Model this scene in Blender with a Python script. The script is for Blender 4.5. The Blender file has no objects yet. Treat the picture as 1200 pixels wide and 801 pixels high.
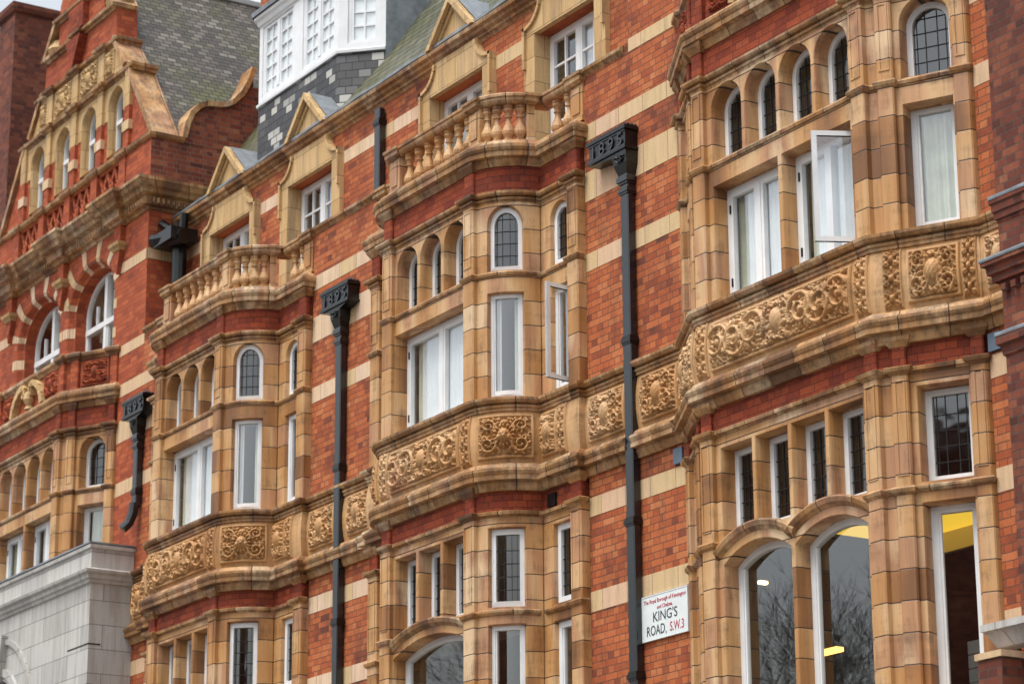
import bpy, math, random
import numpy as np
from mathutils import Matrix, Vector
R = math.radians
rnd = random.Random(7)

# ------------------------------------------------------------------ camera, sky, sun, exposure
scn = bpy.context.scene
cam_d = bpy.data.cameras.new("camera"); cam = bpy.data.objects.new("camera", cam_d)
scn.collection.objects.link(cam); scn.camera = cam
ROT = [[0.53241336, 0.84646404, -0.00588657], [0.24419991, -0.14693223, 0.95852873], [0.81049517, -0.511771, -0.28493512]]
M = Matrix(ROT).transposed().to_4x4(); M.translation = Vector((23.3985, -16.3728, 1.6))
cam.matrix_world = M
cam_d.sensor_width = 36; cam_d.lens = 95.33; cam_d.clip_end = 3000; cam_d.clip_start = 0.1
cam_d.dof.use_dof = True; cam_d.dof.focus_distance = 29.5; cam_d.dof.aperture_fstop = 2.4

SUN_EL, SUN_AZ = 66, 172       # azimuth from +Y, clockwise: light comes from the street side
w = bpy.data.worlds.new("World"); scn.world = w; w.use_nodes = True
nt = w.node_tree; bg = nt.nodes["Background"]
sky = nt.nodes.new("ShaderNodeTexSky"); sky.sky_type = 'NISHITA'; sky.sun_disc = False
sky.sun_elevation = R(SUN_EL); sky.sun_rotation = R(SUN_AZ); sky.air_density = 1.6; sky.dust_density = 5.0; sky.ozone_density = 1.0
hs = nt.nodes.new("ShaderNodeHueSaturation"); hs.inputs["Saturation"].default_value = 0.34
nt.links.new(sky.outputs[0], hs.inputs["Color"]); nt.links.new(hs.outputs[0], bg.inputs[0])
bg.inputs[1].default_value = 0.15
sd = bpy.data.lights.new("sun", 'SUN'); sd.energy = 1.5; sd.angle = R(30); sd.color = (1, 0.96, 0.9)
so = bpy.data.objects.new("sun", sd); scn.collection.objects.link(so)
d = Vector((math.sin(R(SUN_AZ)) * math.cos(R(SUN_EL)), math.cos(R(SUN_AZ)) * math.cos(R(SUN_EL)), math.sin(R(SUN_EL))))
so.rotation_euler = (-d).to_track_quat('-Z', 'Y').to_euler()
vs = scn.view_settings; vs.view_transform = 'Standard'; vs.look = 'None'; vs.exposure = 0.62; vs.gamma = 1; vs.use_curve_mapping = False
scn.cycles.max_bounces = 8; scn.cycles.transparent_max_bounces = 12

# ------------------------------------------------------------------ materials
class NB:
    def __init__(s, name):
        s.m = bpy.data.materials.new(name); s.m.use_nodes = True; s.t = s.m.node_tree; s.n = s.t.nodes
        s.b = s.n["Principled BSDF"]; s.out = s.n["Material Output"]
    def node(s, typ, **kw):
        n = s.n.new(typ)
        for k, v in kw.items():
            if k in n.inputs.keys(): s.set(n.inputs[k], v)
            else: setattr(n, k, v)
        return n
    def set(s, inp, v):
        if hasattr(v, 'is_output') or isinstance(v, bpy.types.NodeSocket): s.t.links.new(v, inp)
        else: inp.default_value = v
    def ramp(s, fac, stops, interp='LINEAR'):
        n = s.n.new("ShaderNodeValToRGB"); n.color_ramp.interpolation = interp; e = n.color_ramp.elements
        while len(e) < len(stops): e.new(0.5)
        for i, (p, c) in enumerate(stops):
            e[i].position = p; e[i].color = (*c, 1) if len(c) == 3 else c
        s.set(n.inputs[0], fac); return n.outputs[0]
    def mix(s, f, a, b, mode='MIX'):
        n = s.n.new("ShaderNodeMix"); n.data_type = 'RGBA'; n.blend_type = mode
        s.set(n.inputs[0], f); s.set(n.inputs[6], a); s.set(n.inputs[7], b); return n.outputs[2]
    def math(s, op, a, b=0.0):
        n = s.n.new("ShaderNodeMath"); n.operation = op; s.set(n.inputs[0], a); s.set(n.inputs[1], b); return n.outputs[0]
    def uv(s): return s.n.new("ShaderNodeUVMap").outputs[0]
    def pos(s): return s.n.new("ShaderNodeNewGeometry").outputs["Position"]
    def mapv(s, v, sc=(1, 1, 1), loc=(0, 0, 0), rot=(0, 0, 0)):
        n = s.n.new("ShaderNodeMapping"); s.set(n.inputs[0], v); n.inputs[1].default_value = loc; n.inputs[2].default_value = rot; n.inputs[3].default_value = sc; return n.outputs[0]
    def noise(s, v, scale, det=4, rough=.55):
        n = s.n.new("ShaderNodeTexNoise"); s.set(n.inputs["Vector"], v); n.inputs["Scale"].default_value = scale
        n.inputs["Detail"].default_value = det; n.inputs["Roughness"].default_value = rough; return n.outputs[0]
    def brick(s, v, bw, rh, mort, off=.5, smooth=.1, sq=1.0, sqf=2, bias=0):
        n = s.n.new("ShaderNodeTexBrick"); s.set(n.inputs["Vector"], v)
        n.offset = off; n.squash = sq; n.squash_frequency = sqf
        n.inputs["Color1"].default_value = (0, 0, 0, 1); n.inputs["Color2"].default_value = (1, 1, 1, 1); n.inputs["Mortar"].default_value = (.5, .5, .5, 1)
        n.inputs["Scale"].default_value = 1; n.inputs["Mortar Size"].default_value = mort; n.inputs["Mortar Smooth"].default_value = smooth
        n.inputs["Bias"].default_value = bias; n.inputs["Brick Width"].default_value = bw; n.inputs["Row Height"].default_value = rh
        return n.outputs[0], n.outputs[1]
    def bump(s, h, dist=.01, strength=1.0, normal=None):
        n = s.n.new("ShaderNodeBump"); s.set(n.inputs["Height"], h); n.inputs["Distance"].default_value = dist; n.inputs["Strength"].default_value = strength
        if normal: s.set(n.inputs["Normal"], normal)
        s.t.links.new(n.outputs[0], s.b.inputs["Normal"]); return n.outputs[0]
    def fin(s, col=None, rough=.6, spec=.4, metal=0):
        if col is not None: s.set(s.b.inputs["Base Color"], col if not isinstance(col, tuple) else (*col, 1))
        s.set(s.b.inputs["Roughness"], rough); s.b.inputs["Specular IOR Level"].default_value = spec; s.b.inputs["Metallic"].default_value = metal
        return s.m

def mat_plain(name, col, rough=.6, spec=.4, metal=0, var=.12, nsc=3.0):
    b = NB(name); n = b.noise(b.pos(), nsc)
    c = b.ramp(n, [(.3, tuple(x * (1 - var) for x in col)), (.7, tuple(min(1, x * (1 + var)) for x in col))])
    return b.fin(c, rough, spec, metal)

TC_STOPS = [(0, (.19, .085, .032)), (.16, (.31, .142, .048)), (.34, (.43, .218, .076)), (.50, (.49, .275, .112)), (.63, (.56, .360, .185)), (.74, (.46, .245, .120)), (.87, (.36, .188, .100)), (1, (.60, .43, .26))]
def terracotta(name, bw, rh, gloss=.42, joints=True, sootlo=.51):
    """bw: upright joints along a moulding; rh: level joints of block courses"""
    b = NB(name); uv = b.uv(); sx = b.node("ShaderNodeSeparateXYZ"); b.set(sx.inputs[0], uv); sp = b.node("ShaderNodeSeparateXYZ"); b.set(sp.inputs[0], b.pos())
    run, step = (sx.outputs[0], bw) if bw else (b.math('ADD', sx.outputs[1], .1), rh)
    q = b.math('DIVIDE', run, step); cell = b.math('FLOOR', q); fr = b.math('ABSOLUTE', b.math('SUBTRACT', b.math('FRACT', q), .5))
    fac = b.ramp(fr, [(.5 - .0048 / step * 1.5, (0, 0, 0)), (.5 - .0048 / step * .6, (1, 1, 1))]) if joints else 0.0
    cb = b.node("ShaderNodeCombineXYZ"); b.set(cb.inputs[0], b.math('MULTIPLY', sp.outputs[0], 1.1)); b.set(cb.inputs[1], b.math('MULTIPLY', sp.outputs[1], 1.6)); b.set(cb.inputs[2], b.math('MULTIPLY', cell, 5.37))
    rv = b.noise(cb.outputs[0], 1.0, 1); jit = b.noise(b.pos(), .55, 2)
    tint = b.math('ADD', b.math('MULTIPLY', b.math('SUBTRACT', rv, .5), 2.7 if joints else .6), b.math('ADD', b.math('MULTIPLY', b.math('SUBTRACT', jit, .5), 1.1), .5))
    base = b.ramp(tint, TC_STOPS)
    st = b.noise(b.mapv(b.pos(), (26, 26, 1.1)), 1.0, 5, .65)
    base = b.mix(.5, base, b.ramp(st, [(.28, (.60, .52, .46)), (.5, (1, 1, 1)), (.75, (1.18, 1.14, 1.08))]), 'MULTIPLY')
    soot = b.math('ADD', b.math('MULTIPLY', b.noise(b.mapv(b.pos(), (9, 9, 1.5)), 1.3, 7, .75), .55), b.math('MULTIPLY', b.noise(b.mapv(b.pos(), (1.3, 1.3, 4.5)), 1.1, 5, .7), .45))
    base = b.mix(b.ramp(soot, [(sootlo, (0, 0, 0)), (sootlo + .20, (.85, .85, .85))]), base, (.060, .036, .021, 1))
    fine = b.noise(b.pos(), 70, 3)
    if joints: base = b.mix(fac, base, (.030, .020, .014, 1)); b.bump(b.math('SUBTRACT', b.math('MULTIPLY', fine, .25), fac), .006, .8)
    else: b.bump(fine, .0015, .8)
    return b.fin(base, b.ramp(soot, [(.3, (gloss,) * 3), (.8, (.7,) * 3)]), .45)

def brickmat(name, stops, mortar, bw=.225, rh=.0775, mort=.0055, stain=.55, scl=1.0):
    b = NB(name); uv = b.uv()
    wob = b.node("ShaderNodeVectorMath"); wob.operation = 'ADD'
    nz = b.node("ShaderNodeTexNoise"); b.set(nz.inputs["Vector"], uv); nz.inputs["Scale"].default_value = 16
    wm = b.node("ShaderNodeVectorMath"); wm.operation = 'SCALE'; b.set(wm.inputs[0], nz.outputs[1]); wm.inputs["Scale"].default_value = .011
    b.set(wob.inputs[0], uv); b.set(wob.inputs[1], wm.outputs[0])
    col, fac = b.brick(wob.outputs[0], bw, rh, mort, .5, .25, .5, 2)
    sc = b.node("ShaderNodeSeparateColor"); b.set(sc.inputs[0], col)
    patch = b.noise(b.pos(), 1.3, 3)
    tint = b.math('ADD', b.math('MULTIPLY', sc.outputs[0], .62), b.math('MULTIPLY', b.math('SUBTRACT', patch, .5), .9))
    tint = b.math('ADD', tint, .20)
    base = b.ramp(tint, stops)
    grain = b.noise(b.pos(), 26, 6, .78)
    base = b.mix(.7, base, b.ramp(grain, [(.25, (.62, .58, .55)), (.55, (1.05, 1.03, 1)), (.8, (1.3, 1.25, 1.2))]), 'MULTIPLY')
    mcol = b.mix(b.noise(b.pos(), 2.2, 3), tuple(x * .55 for x in mortar) + (1,), mortar + (1,))
    base = b.mix(fac, base, mcol)
    soot = b.noise(b.mapv(b.pos(), (1.6, 1.6, .9)), 1.1, 6, .68)
    base = b.mix(b.ramp(soot, [(.50, (0, 0, 0)), (.75, (stain,) * 3)]), base, (.055, .030, .024, 1))
    b.bump(b.math('SUBTRACT', b.math('MULTIPLY', grain, .5), fac), .008, .9)
    return b.fin(base, .82, .25)

MT = {}
MT['block'] = terracotta("terracotta_blocks", 0, .292)
MT['mould'] = terracotta("terracotta_mouldings", .46, 0, .5, True, .415)
MT['relief'] = terracotta("terracotta_relief", .5, 0, .5, False, .50)
RED = [(0, (.085, .034, .028)), (.14, (.18, .050, .029)), (.33, (.33, .082, .032)), (.62, (.42, .120, .043)), (.85, (.47, .165, .065)), (1, (.50, .22, .11))]
MT['brick'] = brickmat("red_brick", RED, (.16, .085, .062), mort=.0045, stain=.75)
DARK = [(0, (.06, .022, .018)), (.3, (.16, .042, .026)), (.6, (.25, .066, .034)), (.85, (.31, .10, .05)), (1, (.36, .16, .09))]
MT['purple'] = brickmat("purple_red_brick", [(0, (.045, .018, .016)), (.3, (.11, .032, .023)), (.6, (.18, .050, .029)), (.85, (.23, .075, .042)), (1, (.28, .12, .07))], (.12, .085, .07), stain=.5)
MT['oldbrick'] = brickmat("stained_red_brick", DARK, (.22, .17, .14), stain=.6)
RUB = [(0, (.12, .022, .014)), (.4, (.22, .040, .018)), (.8, (.30, .062, .024)), (1, (.34, .085, .035))]
MT['rubbed'] = brickmat("rubbed_red_brick", RUB, (.07, .03, .022), mort=.003, stain=.45)
ORG = [(0, (.17, .036, .022)), (.4, (.33, .068, .027)), (.8, (.43, .105, .040)), (1, (.48, .15, .065))]
MT['orange'] = brickmat("orange_red_brick", ORG, (.22, .11, .08), mort=.004, stain=.22)

def stonemat(name, stops, bw, rh, joint, stain, mort=.004, off=.5):
    b = NB(name); uv = b.uv(); col, fac = b.brick(uv, bw, rh, mort, off, .2)
    sc = b.node("ShaderNodeSeparateColor"); b.set(sc.inputs[0], col)
    t = b.math('ADD', b.math('MULTIPLY', sc.outputs[0], .6), b.math('MULTIPLY', b.noise(b.pos(), 2.0, 4), .4))
    base = b.ramp(t, stops)
    st = b.noise(b.mapv(b.pos(), (9, 9, .8)), 1, 6, .7)
    base = b.mix(b.ramp(st, [(.46, (0, 0, 0)), (.75, (stain,) * 3)]), base, (.20, .15, .105, 1))
    base = b.mix(fac, base, joint + (1,))
    g = b.noise(b.pos(), 45, 4, .65)
    base = b.mix(.5, base, b.ramp(g, [(.3, (.8, .78, .75)), (.7, (1.1, 1.1, 1.1))]), 'MULTIPLY')
    b.bump(b.math('SUBTRACT', b.math('MULTIPLY', g, .4), fac), .005, .7)
    return b.fin(base, .7, .3)
MT['cream'] = stonemat("cream_stone", [(0, (.56, .40, .20)), (.3, (.60, .44, .25)), (.5, (.62, .42, .28)), (.7, (.68, .51, .37)), (1, (.64, .46, .24))], .47, 30, (.16, .10, .065), .5)
MT['tan'] = stonemat("pale_terracotta", [(0, (.42, .255, .105)), (.5, (.53, .355, .165)), (1, (.60, .43, .23))], .42, .33, (.16, .10, .055), .8)
MT['portland'] = stonemat("grey_limestone", [(0, (.34, .34, .335)), (.5, (.45, .45, .44)), (1, (.54, .535, .52))], .95, .36, (.12, .115, .11), .62, .0045)

def slatemat(name, stops, bw, rh, moss, mossline, mort=.007):
    b = NB(name); uv = b.uv(); col, fac = b.brick(uv, bw, rh, mort, .5, .1)
    sc = b.node("ShaderNodeSeparateColor"); b.set(sc.inputs[0], col)
    base = b.ramp(sc.outputs[0], stops)
    n = b.noise(b.pos(), .55, 4, .6); n2 = b.noise(b.pos(), 14, 4)
    f = b.math('MULTIPLY', b.ramp(n, [(mossline, (0, 0, 0)), (mossline + .16, (1, 1, 1))]), b.ramp(n2, [(.3, (.35, .35, .35)), (.6, (1, 1, 1))]))
    base = b.mix(b.math('MULTIPLY', f, moss), base, (.085, .095, .018, 1))
    base = b.mix(fac, base, (.012, .012, .013, 1))
    sx = b.node("ShaderNodeSeparateXYZ"); b.set(sx.inputs[0], uv)
    tilt = b.math('FRACT', b.math('DIVIDE', sx.outputs[1], rh))
    h = b.math('SUBTRACT', b.math('SUBTRACT', 1.0, tilt), b.math('MULTIPLY', fac, .5))
    b.bump(h, .02, .8)
    return b.fin(base, .55, .4)
MT['slate'] = slatemat("grey_slate", [(0, (.040, .033, .026)), (.5, (.075, .062, .050)), (.85, (.115, .098, .080)), (1, (.18, .16, .135))], .17, .115, .9, .44, .010)
MT['mossslate'] = slatemat("mossy_slate", [(0, (.04, .038, .032)), (1, (.15, .145, .12))], .24, .17, .72, .34, .014)
MT['patchslate'] = slatemat("patched_dark_slate", [(0, (.028, .029, .033)), (.62, (.05, .052, .058)), (.80, (.11, .115, .12)), (.90, (.36, .36, .34)), (1, (.40, .39, .36))], .19, .12, .1, .6)
MT['tile'] = slatemat("brown_hung_tile", [(0, (.035, .018, .016)), (1, (.085, .045, .036))], .17, .11, 0, .9)
MT['lead'] = mat_plain("lead_sheet", (.21, .235, .26), .5, .5, .25, .3, 6)
MT['white'] = mat_plain("white_paint", (.70, .725, .745), .42, .5, 0, .07, 4)
MT['iron'] = mat_plain("black_iron_paint", (.004, .005, .006), .30, .45, 0, .4, 8)
MT['ironblue'] = mat_plain("blue_black_iron_paint", (.006, .009, .013), .22, .7, 0, .35, 8)
MT['came'] = mat_plain("lead_came", (.022, .023, .024), .5, .4, .3)
MT['curtain'] = mat_plain("net_curtain", (.74, .78, .80), .9, .1, 0, .06)
MT['blind'] = mat_plain('white_blind', (.84, .87, .88), .8, .1, 0, .03)
MT['drape'] = mat_plain("sage_drape", (.56, .61, .51), .9, .1, 0, .15)
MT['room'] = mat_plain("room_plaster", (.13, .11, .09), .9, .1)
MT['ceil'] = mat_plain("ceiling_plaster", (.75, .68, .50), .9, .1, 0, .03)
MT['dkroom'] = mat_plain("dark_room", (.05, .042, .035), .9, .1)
MT['asphalt'] = mat_plain("asphalt", (.05, .05, .052), .85, .3, 0, .25, 12)
MT['paving'] = stonemat("paving_stone", [(0, (.26, .25, .24)), (1, (.36, .35, .33))], .9, .6, (.12, .12, .11), .3)
MT['bark'] = mat_plain("plane_bark", (.085, .070, .055), .9, .2, 0, .3, 10)
MT['redletter'] = mat_plain("red_enamel", (.42, .03, .06), .4)
MT['darkletter'] = mat_plain("dark_enamel", (.03, .04, .045), .4)
MT['signwhite'] = mat_plain("pale_enamel", (.66, .72, .73), .35, .5, 0, .05, 6)
MT['vent'] = mat_plain("blue_grey_vent", (.10, .14, .19), .6)
MT['box'] = mat_plain("grey_cardboard", (.33, .40, .40), .8, .2)

def glassmat(name, tint, rough=0.0, wob=.0, r0=.19):
    m = bpy.data.materials.new(name); m.use_nodes = True; t = m.node_tree; n = t.nodes
    n.remove(n["Principled BSDF"]); out = n["Material Output"]
    gl = n.new("ShaderNodeBsdfGlossy"); gl.inputs["Roughness"].default_value = rough; gl.inputs["Color"].default_value = (.95, .97, 1, 1)
    tr = n.new("ShaderNodeBsdfTransparent"); tr.inputs["Color"].default_value = (*tint, 1)
    fr = n.new("ShaderNodeLayerWeight"); fr.inputs["Blend"].default_value = .5
    mx = n.new("ShaderNodeMixShader"); pw = n.new("ShaderNodeMath"); pw.operation = 'POWER'; t.links.new(fr.outputs[1], pw.inputs[0]); pw.inputs[1].default_value = 5
    ma = n.new("ShaderNodeMath"); ma.operation = 'MULTIPLY_ADD'; t.links.new(pw.outputs[0], ma.inputs[0]); ma.inputs[1].default_value = 1 - r0; ma.inputs[2].default_value = r0
    t.links.new(ma.outputs[0], mx.inputs[0]); t.links.new(tr.outputs[0], mx.inputs[1]); t.links.new(gl.outputs[0], mx.inputs[2])
    t.links.new(mx.outputs[0], out.inputs[0])
    if wob:
        g = n.new("ShaderNodeNewGeometry"); nz = n.new("ShaderNodeTexNoise"); nz.inputs["Scale"].default_value = 5; nz.inputs["Detail"].default_value = 1
        t.links.new(g.outputs["Position"], nz.inputs["Vector"]); bp = n.new("ShaderNodeBump"); bp.inputs["Distance"].default_value = wob; bp.inputs["Strength"].default_value = .5
        t.links.new(nz.outputs[0], bp.inputs["Height"])
        for q in (gl, fr): t.links.new(bp.outputs[0], q.inputs["Normal"])
    return m
MT['glass'] = glassmat("window_glass", (.95, .97, .97), 0.0, .00025)
MT['oldglass'] = glassmat("old_leaded_glass", (.42, .42, .40), .05, .004, .12)

def emit(name, col, s):
    m = bpy.data.materials.new(name); m.use_nodes = True; b = m.node_tree.nodes["Principled BSDF"]
    b.inputs["Base Color"].default_value = (*col, 1); b.inputs["Emission Color"].default_value = (*col, 1); b.inputs["Emission Strength"].default_value = s; return m
MT['lamp'] = emit("warm_lamp", (1, .72, .30), 9)
MT['panel'] = emit('painted_ceiling_glow', (1, .64, .06), .62)  # emission stands in for lamplight falling on a ceiling
MT['striplamp'] = emit("warm_strip_lamp", (1, .55, .12), 2.2)

# ------------------------------------------------------------------ mesh helpers
COL = scn.collection
class MB:
    def __init__(s): s.v = []; s.f = []; s.uv = []; s.sm = []
    def face(s, pts, uv=None, smooth=False):
        k = len(s.v); s.v.extend([tuple(map(float, p)) for p in pts]); s.f.append(tuple(range(k, k + len(pts)))); s.uv.append(uv); s.sm.append(smooth)
    def box(s, x0, x1, y0, y1, z0, z1):
        a = [(x0, y0, z0), (x1, y0, z0), (x1, y1, z0), (x0, y1, z0), (x0, y0, z1), (x1, y0, z1), (x1, y1, z1), (x0, y1, z1)]
        for q in ((0, 1, 5, 4), (1, 2, 6, 5), (2, 3, 7, 6), (3, 0, 4, 7), (4, 5, 6, 7), (3, 2, 1, 0)): s.face([a[i] for i in q])
    def fbox(s, fc, s0, s1, d0, d1, z0, z1, seg=None):
        """box in facet space (s along, d outward)"""
        n = seg or (fc.nseg(s0, s1)); ss = [s0 + (s1 - s0) * i / n for i in range(n + 1)]
        P = fc.p
        for a, b in zip(ss[:-1], ss[1:]):
            s.face([P(a, d1, z0), P(b, d1, z0), P(b, d1, z1), P(a, d1, z1)], [(fc.u + a, z0), (fc.u + b, z0), (fc.u + b, z1), (fc.u + a, z1)])
            s.face([P(a, d1, z1), P(b, d1, z1), P(b, d0, z1), P(a, d0, z1)]); s.face([P(a, d0, z0), P(b, d0, z0), P(b, d1, z0), P(a, d1, z0)])
            s.face([P(b, d0, z0), P(a, d0, z0), P(a, d0, z1), P(b, d0, z1)])
        s.face([P(s0, d0, z0), P(s0, d1, z0), P(s0, d1, z1), P(s0, d0, z1)]); s.face([P(s1, d1, z0), P(s1, d0, z0), P(s1, d0, z1), P(s1, d1, z1)])
    def prism(s, pts, y0, y1):
        """polygon pts (x,z) counter-clockwise seen from the street, extruded y0 (front) .. y1"""
        s.face([(x, y0, z) for x, z in pts]); s.face([(x, y1, z) for x, z in reversed(pts)])
        for (a, b), (c, e) in zip(pts, pts[1:] + pts[:1]): s.face([(c, y0, e), (a, y0, b), (a, y1, b), (c, y1, e)])
    def tube(s, pts, rad, n=8, cap=True):
        rings = []
        for i, p in enumerate(pts):
            p = Vector(p); a = Vector(pts[max(i - 1, 0)]); b = Vector(pts[min(i + 1, len(pts) - 1)]); t = (b - a).normalized()
            u = t.cross(Vector((0, 0, 1))); u = t.cross(Vector((1, 0, 0))) if u.length < .05 else u; u.normalize(); v = t.cross(u)
            r = rad[i] if isinstance(rad, (list, tuple)) else rad
            rings.append([p + (u * math.cos(2 * math.pi * j / n) + v * math.sin(2 * math.pi * j / n)) * r for j in range(n)])
        for a, b in zip(rings[:-1], rings[1:]):
            for j in range(n): s.face([a[j], a[(j + 1) % n], b[(j + 1) % n], b[j]], None, True)
        if cap: s.face(rings[0][::-1]); s.face(rings[-1])
    def lathe(s, cx, cy, prof, n=10, sq=()):
        """prof: (r, z); indices in sq are square"""
        for (r0, z0), (r1, z1) in zip(prof[:-1], prof[1:]):
            for j in range(n):
                a, b = 2 * math.pi * j / n, 2 * math.pi * (j + 1) / n
                s.face([(cx + r0 * math.cos(a), cy + r0 * math.sin(a), z0), (cx + r0 * math.cos(b), cy + r0 * math.sin(b), z0),
                        (cx + r1 * math.cos(b), cy + r1 * math.sin(b), z1), (cx + r1 * math.cos(a), cy + r1 * math.sin(a), z1)], None, True)
    def build(s, name, mat, parent=None, weld=False):
        me = bpy.data.meshes.new(name); me.from_pydata(s.v, [], s.f)
        uvl = me.uv_layers.new(name="UVMap"); data = np.zeros((len(me.loops), 2), np.float32); k = 0
        for f, uv in zip(s.f, s.uv):
            m = len(f)
            if uv is None:
                p = np.array([s.v[i] for i in f]); q = np.roll(p, -1, 0); nx = float(np.sum((p[:, 1] - q[:, 1]) * (p[:, 2] + q[:, 2]))); ny = float(np.sum((p[:, 2] - q[:, 2]) * (p[:, 0] + q[:, 0]))); nz = float(np.sum((p[:, 0] - q[:, 0]) * (p[:, 1] + q[:, 1])))
                L = math.sqrt(nx * nx + ny * ny + nz * nz) or 1
                if abs(nz) / L > .85: data[k:k + m] = p[:, :2]
                else:
                    h = math.hypot(nx, ny) or 1e-9; tx, ty = -ny / h, nx / h; sl = math.sqrt(max(1e-6, 1 - (nz / L) ** 2))
                    data[k:k + m, 0] = p[:, 0] * tx + p[:, 1] * ty; data[k:k + m, 1] = p[:, 2] / sl
            else: data[k:k + m] = uv
            k += m
        uvl.data.foreach_set("uv", data.ravel()); me.polygons.foreach_set("use_smooth", s.sm)
        me.materials.append(mat); me.update()
        if weld:
            import bmesh
            bm = bmesh.new(); bm.from_mesh(me); bmesh.ops.remove_doubles(bm, verts=bm.verts, dist=1e-4); bm.to_mesh(me); bm.free()
        return link(name, me, parent)
def link(name, me, parent=None):
    o = bpy.data.objects.new(name, me); COL.objects.link(o)
    if parent is not None: attach(o, parent)
    return o
def attach(o, parent):
    o.parent = parent; p = parent; loc = Vector((0, 0, 0))
    while p: loc += p.location; p = p.parent
    o.matrix_parent_inverse = Matrix.Translation(-loc + sum_inv(parent))
def sum_inv(p):
    # only top-level empties carry a location; every part has location 0 and cancels its root's offset
    return Vector((0, 0, 0)) if p.parent is None else root_of(p).location
def root_of(p):
    while p.parent: p = p.parent
    return p
def thing(name, label, cat, loc=(0, 0, 0), group=None):
    o = bpy.data.objects.new(name, None); COL.objects.link(o); o.location = loc; o.empty_display_size = .2
    o['label'] = label; o['category'] = cat
    if group: o['group'] = group
    return o
def struct(name, mb, mat):
    o = mb.build(name, mat); o['kind'] = 'structure'; return o

class Facet:
    """straight or curved upright surface: p(s, d, z), s metres along, d metres outward"""
    def __init__(s, a, b=None, arc=None, u=0.0):
        s.u = u
        if arc is None:
            s.a = a; L = math.hypot(b[0] - a[0], b[1] - a[1]); s.t = ((b[0] - a[0]) / L, (b[1] - a[1]) / L); s.n = (s.t[1], -s.t[0]); s.L = L; s.arc = None
        else: s.arc = arc; s.L = arc[3] * (arc[2] - arc[1])          # (centre, phi0, phi1, R)
    def p(s, q, d, z):
        if s.arc is None: return (s.a[0] + s.t[0] * q + s.n[0] * d, s.a[1] + s.t[1] * q + s.n[1] * d, z)
        c, f0, f1, r = s.arc; f = f0 + q / r; return (c[0] + (r + d) * math.sin(f), c[1] - (r + d) * math.cos(f), z)
    def nseg(s, a, b): return 1 if s.arc is None else max(1, int(abs(b - a) / .07 + .5))
    def plan(s, d=0, n=9): return [s.p(0, d, 0)[:2], s.p(s.L, d, 0)[:2]] if s.arc is None else [s.p(s.L * i / n, d, 0)[:2] for i in range(n + 1)]

def sweep(mb, plan, prof, cap=True, u0=0.0, vz=False):
    P = [Vector(p) for p in plan]; P = [p for i, p in enumerate(P) if i == 0 or (p - P[i - 1]).length > 1e-5]
    N = []
    for a, b in zip(P[:-1], P[1:]):
        t = (b - a).normalized(); N.append(Vector((t.y, -t.x)))
    ms = []
    for i in range(len(P)):
        n1 = N[max(i - 1, 0)]; n2 = N[min(i, len(N) - 1)]; k = 1 + n1.dot(n2); ms.append((n1 + n2) / max(k, .25))
    v = [0]
    for (a, b), (c, e) in zip(prof[:-1], prof[1:]): v.append(v[-1] + math.hypot(c - a, e - b))
    if vz: v = [z - .02 for d_, z in prof]
    u = u0
    for i in range(len(N)):
        L = (P[i + 1] - P[i]).length
        for j in range(len(prof) - 1):
            (d0, z0), (d1, z1) = prof[j], prof[j + 1]
            q = [(*(P[i] + ms[i] * d0), z0), (*(P[i + 1] + ms[i + 1] * d0), z0), (*(P[i + 1] + ms[i + 1] * d1), z1), (*(P[i] + ms[i] * d1), z1)]
            mb.face(q, [(u, v[j] + .02), (u + L, v[j] + .02), (u + L, v[j + 1] + .02), (u, v[j + 1] + .02)])
        u += L
    if cap:
        mb.face([(*(P[0] + ms[0] * d), z) for d, z in prof][::-1]); mb.face([(*(P[-1] + ms[-1] * d), z) for d, z in prof])

# ---- openings
class Op:
    """kind rect | arch (full round) | seg (segmental, rise)"""
    def __init__(s, s0, s1, zb, zt, kind='rect', rise=0): s.s0, s.s1, s.zb, s.zt, s.kind, s.rise = s0, s1, zb, zt, kind, rise
    def top(s, q, e=0.0):
        c = (s.s0 + s.s1) / 2; h = (s.s1 - s.s0) / 2 - e
        if s.kind == 'rect': return s.zt - e
        r = (s.rise if s.kind == 'seg' else (s.s1 - s.s0) / 2) - (e if s.kind == 'arch' else e * .6)
        x = max(-1, min(1, (q - c) / h))
        if s.kind == 'arch': return s.zt + r * math.sqrt(max(0, 1 - x * x))
        if s.kind == 'ell': return s.zt + (s.rise - e) * math.sqrt(max(0, 1 - x * x))
        Rr = (h * h + r * r) / (2 * r); return s.zt - e * .4 + math.sqrt(max(0, Rr * Rr - (x * h) ** 2)) - (Rr - r)
    def ss(s, e=0.0, n=14, curved=1):
        a, b = s.s0 + e, s.s1 - e
        if s.kind == 'rect': return [a + (b - a) * i / max(1, curved) for i in range(max(1, curved) + 1)]
        c, h = (a + b) / 2, (b - a) / 2
        return [c - h * math.cos(math.pi * i / n) for i in range(n + 1)]
    def outline(s, e=0.0, curved=1):
        q = s.ss(e, curved=curved); return [(q[0], s.zb + e * .0)] + [(x, s.top(x, e)) for x in q] + [(q[-1], s.zb)]

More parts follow.
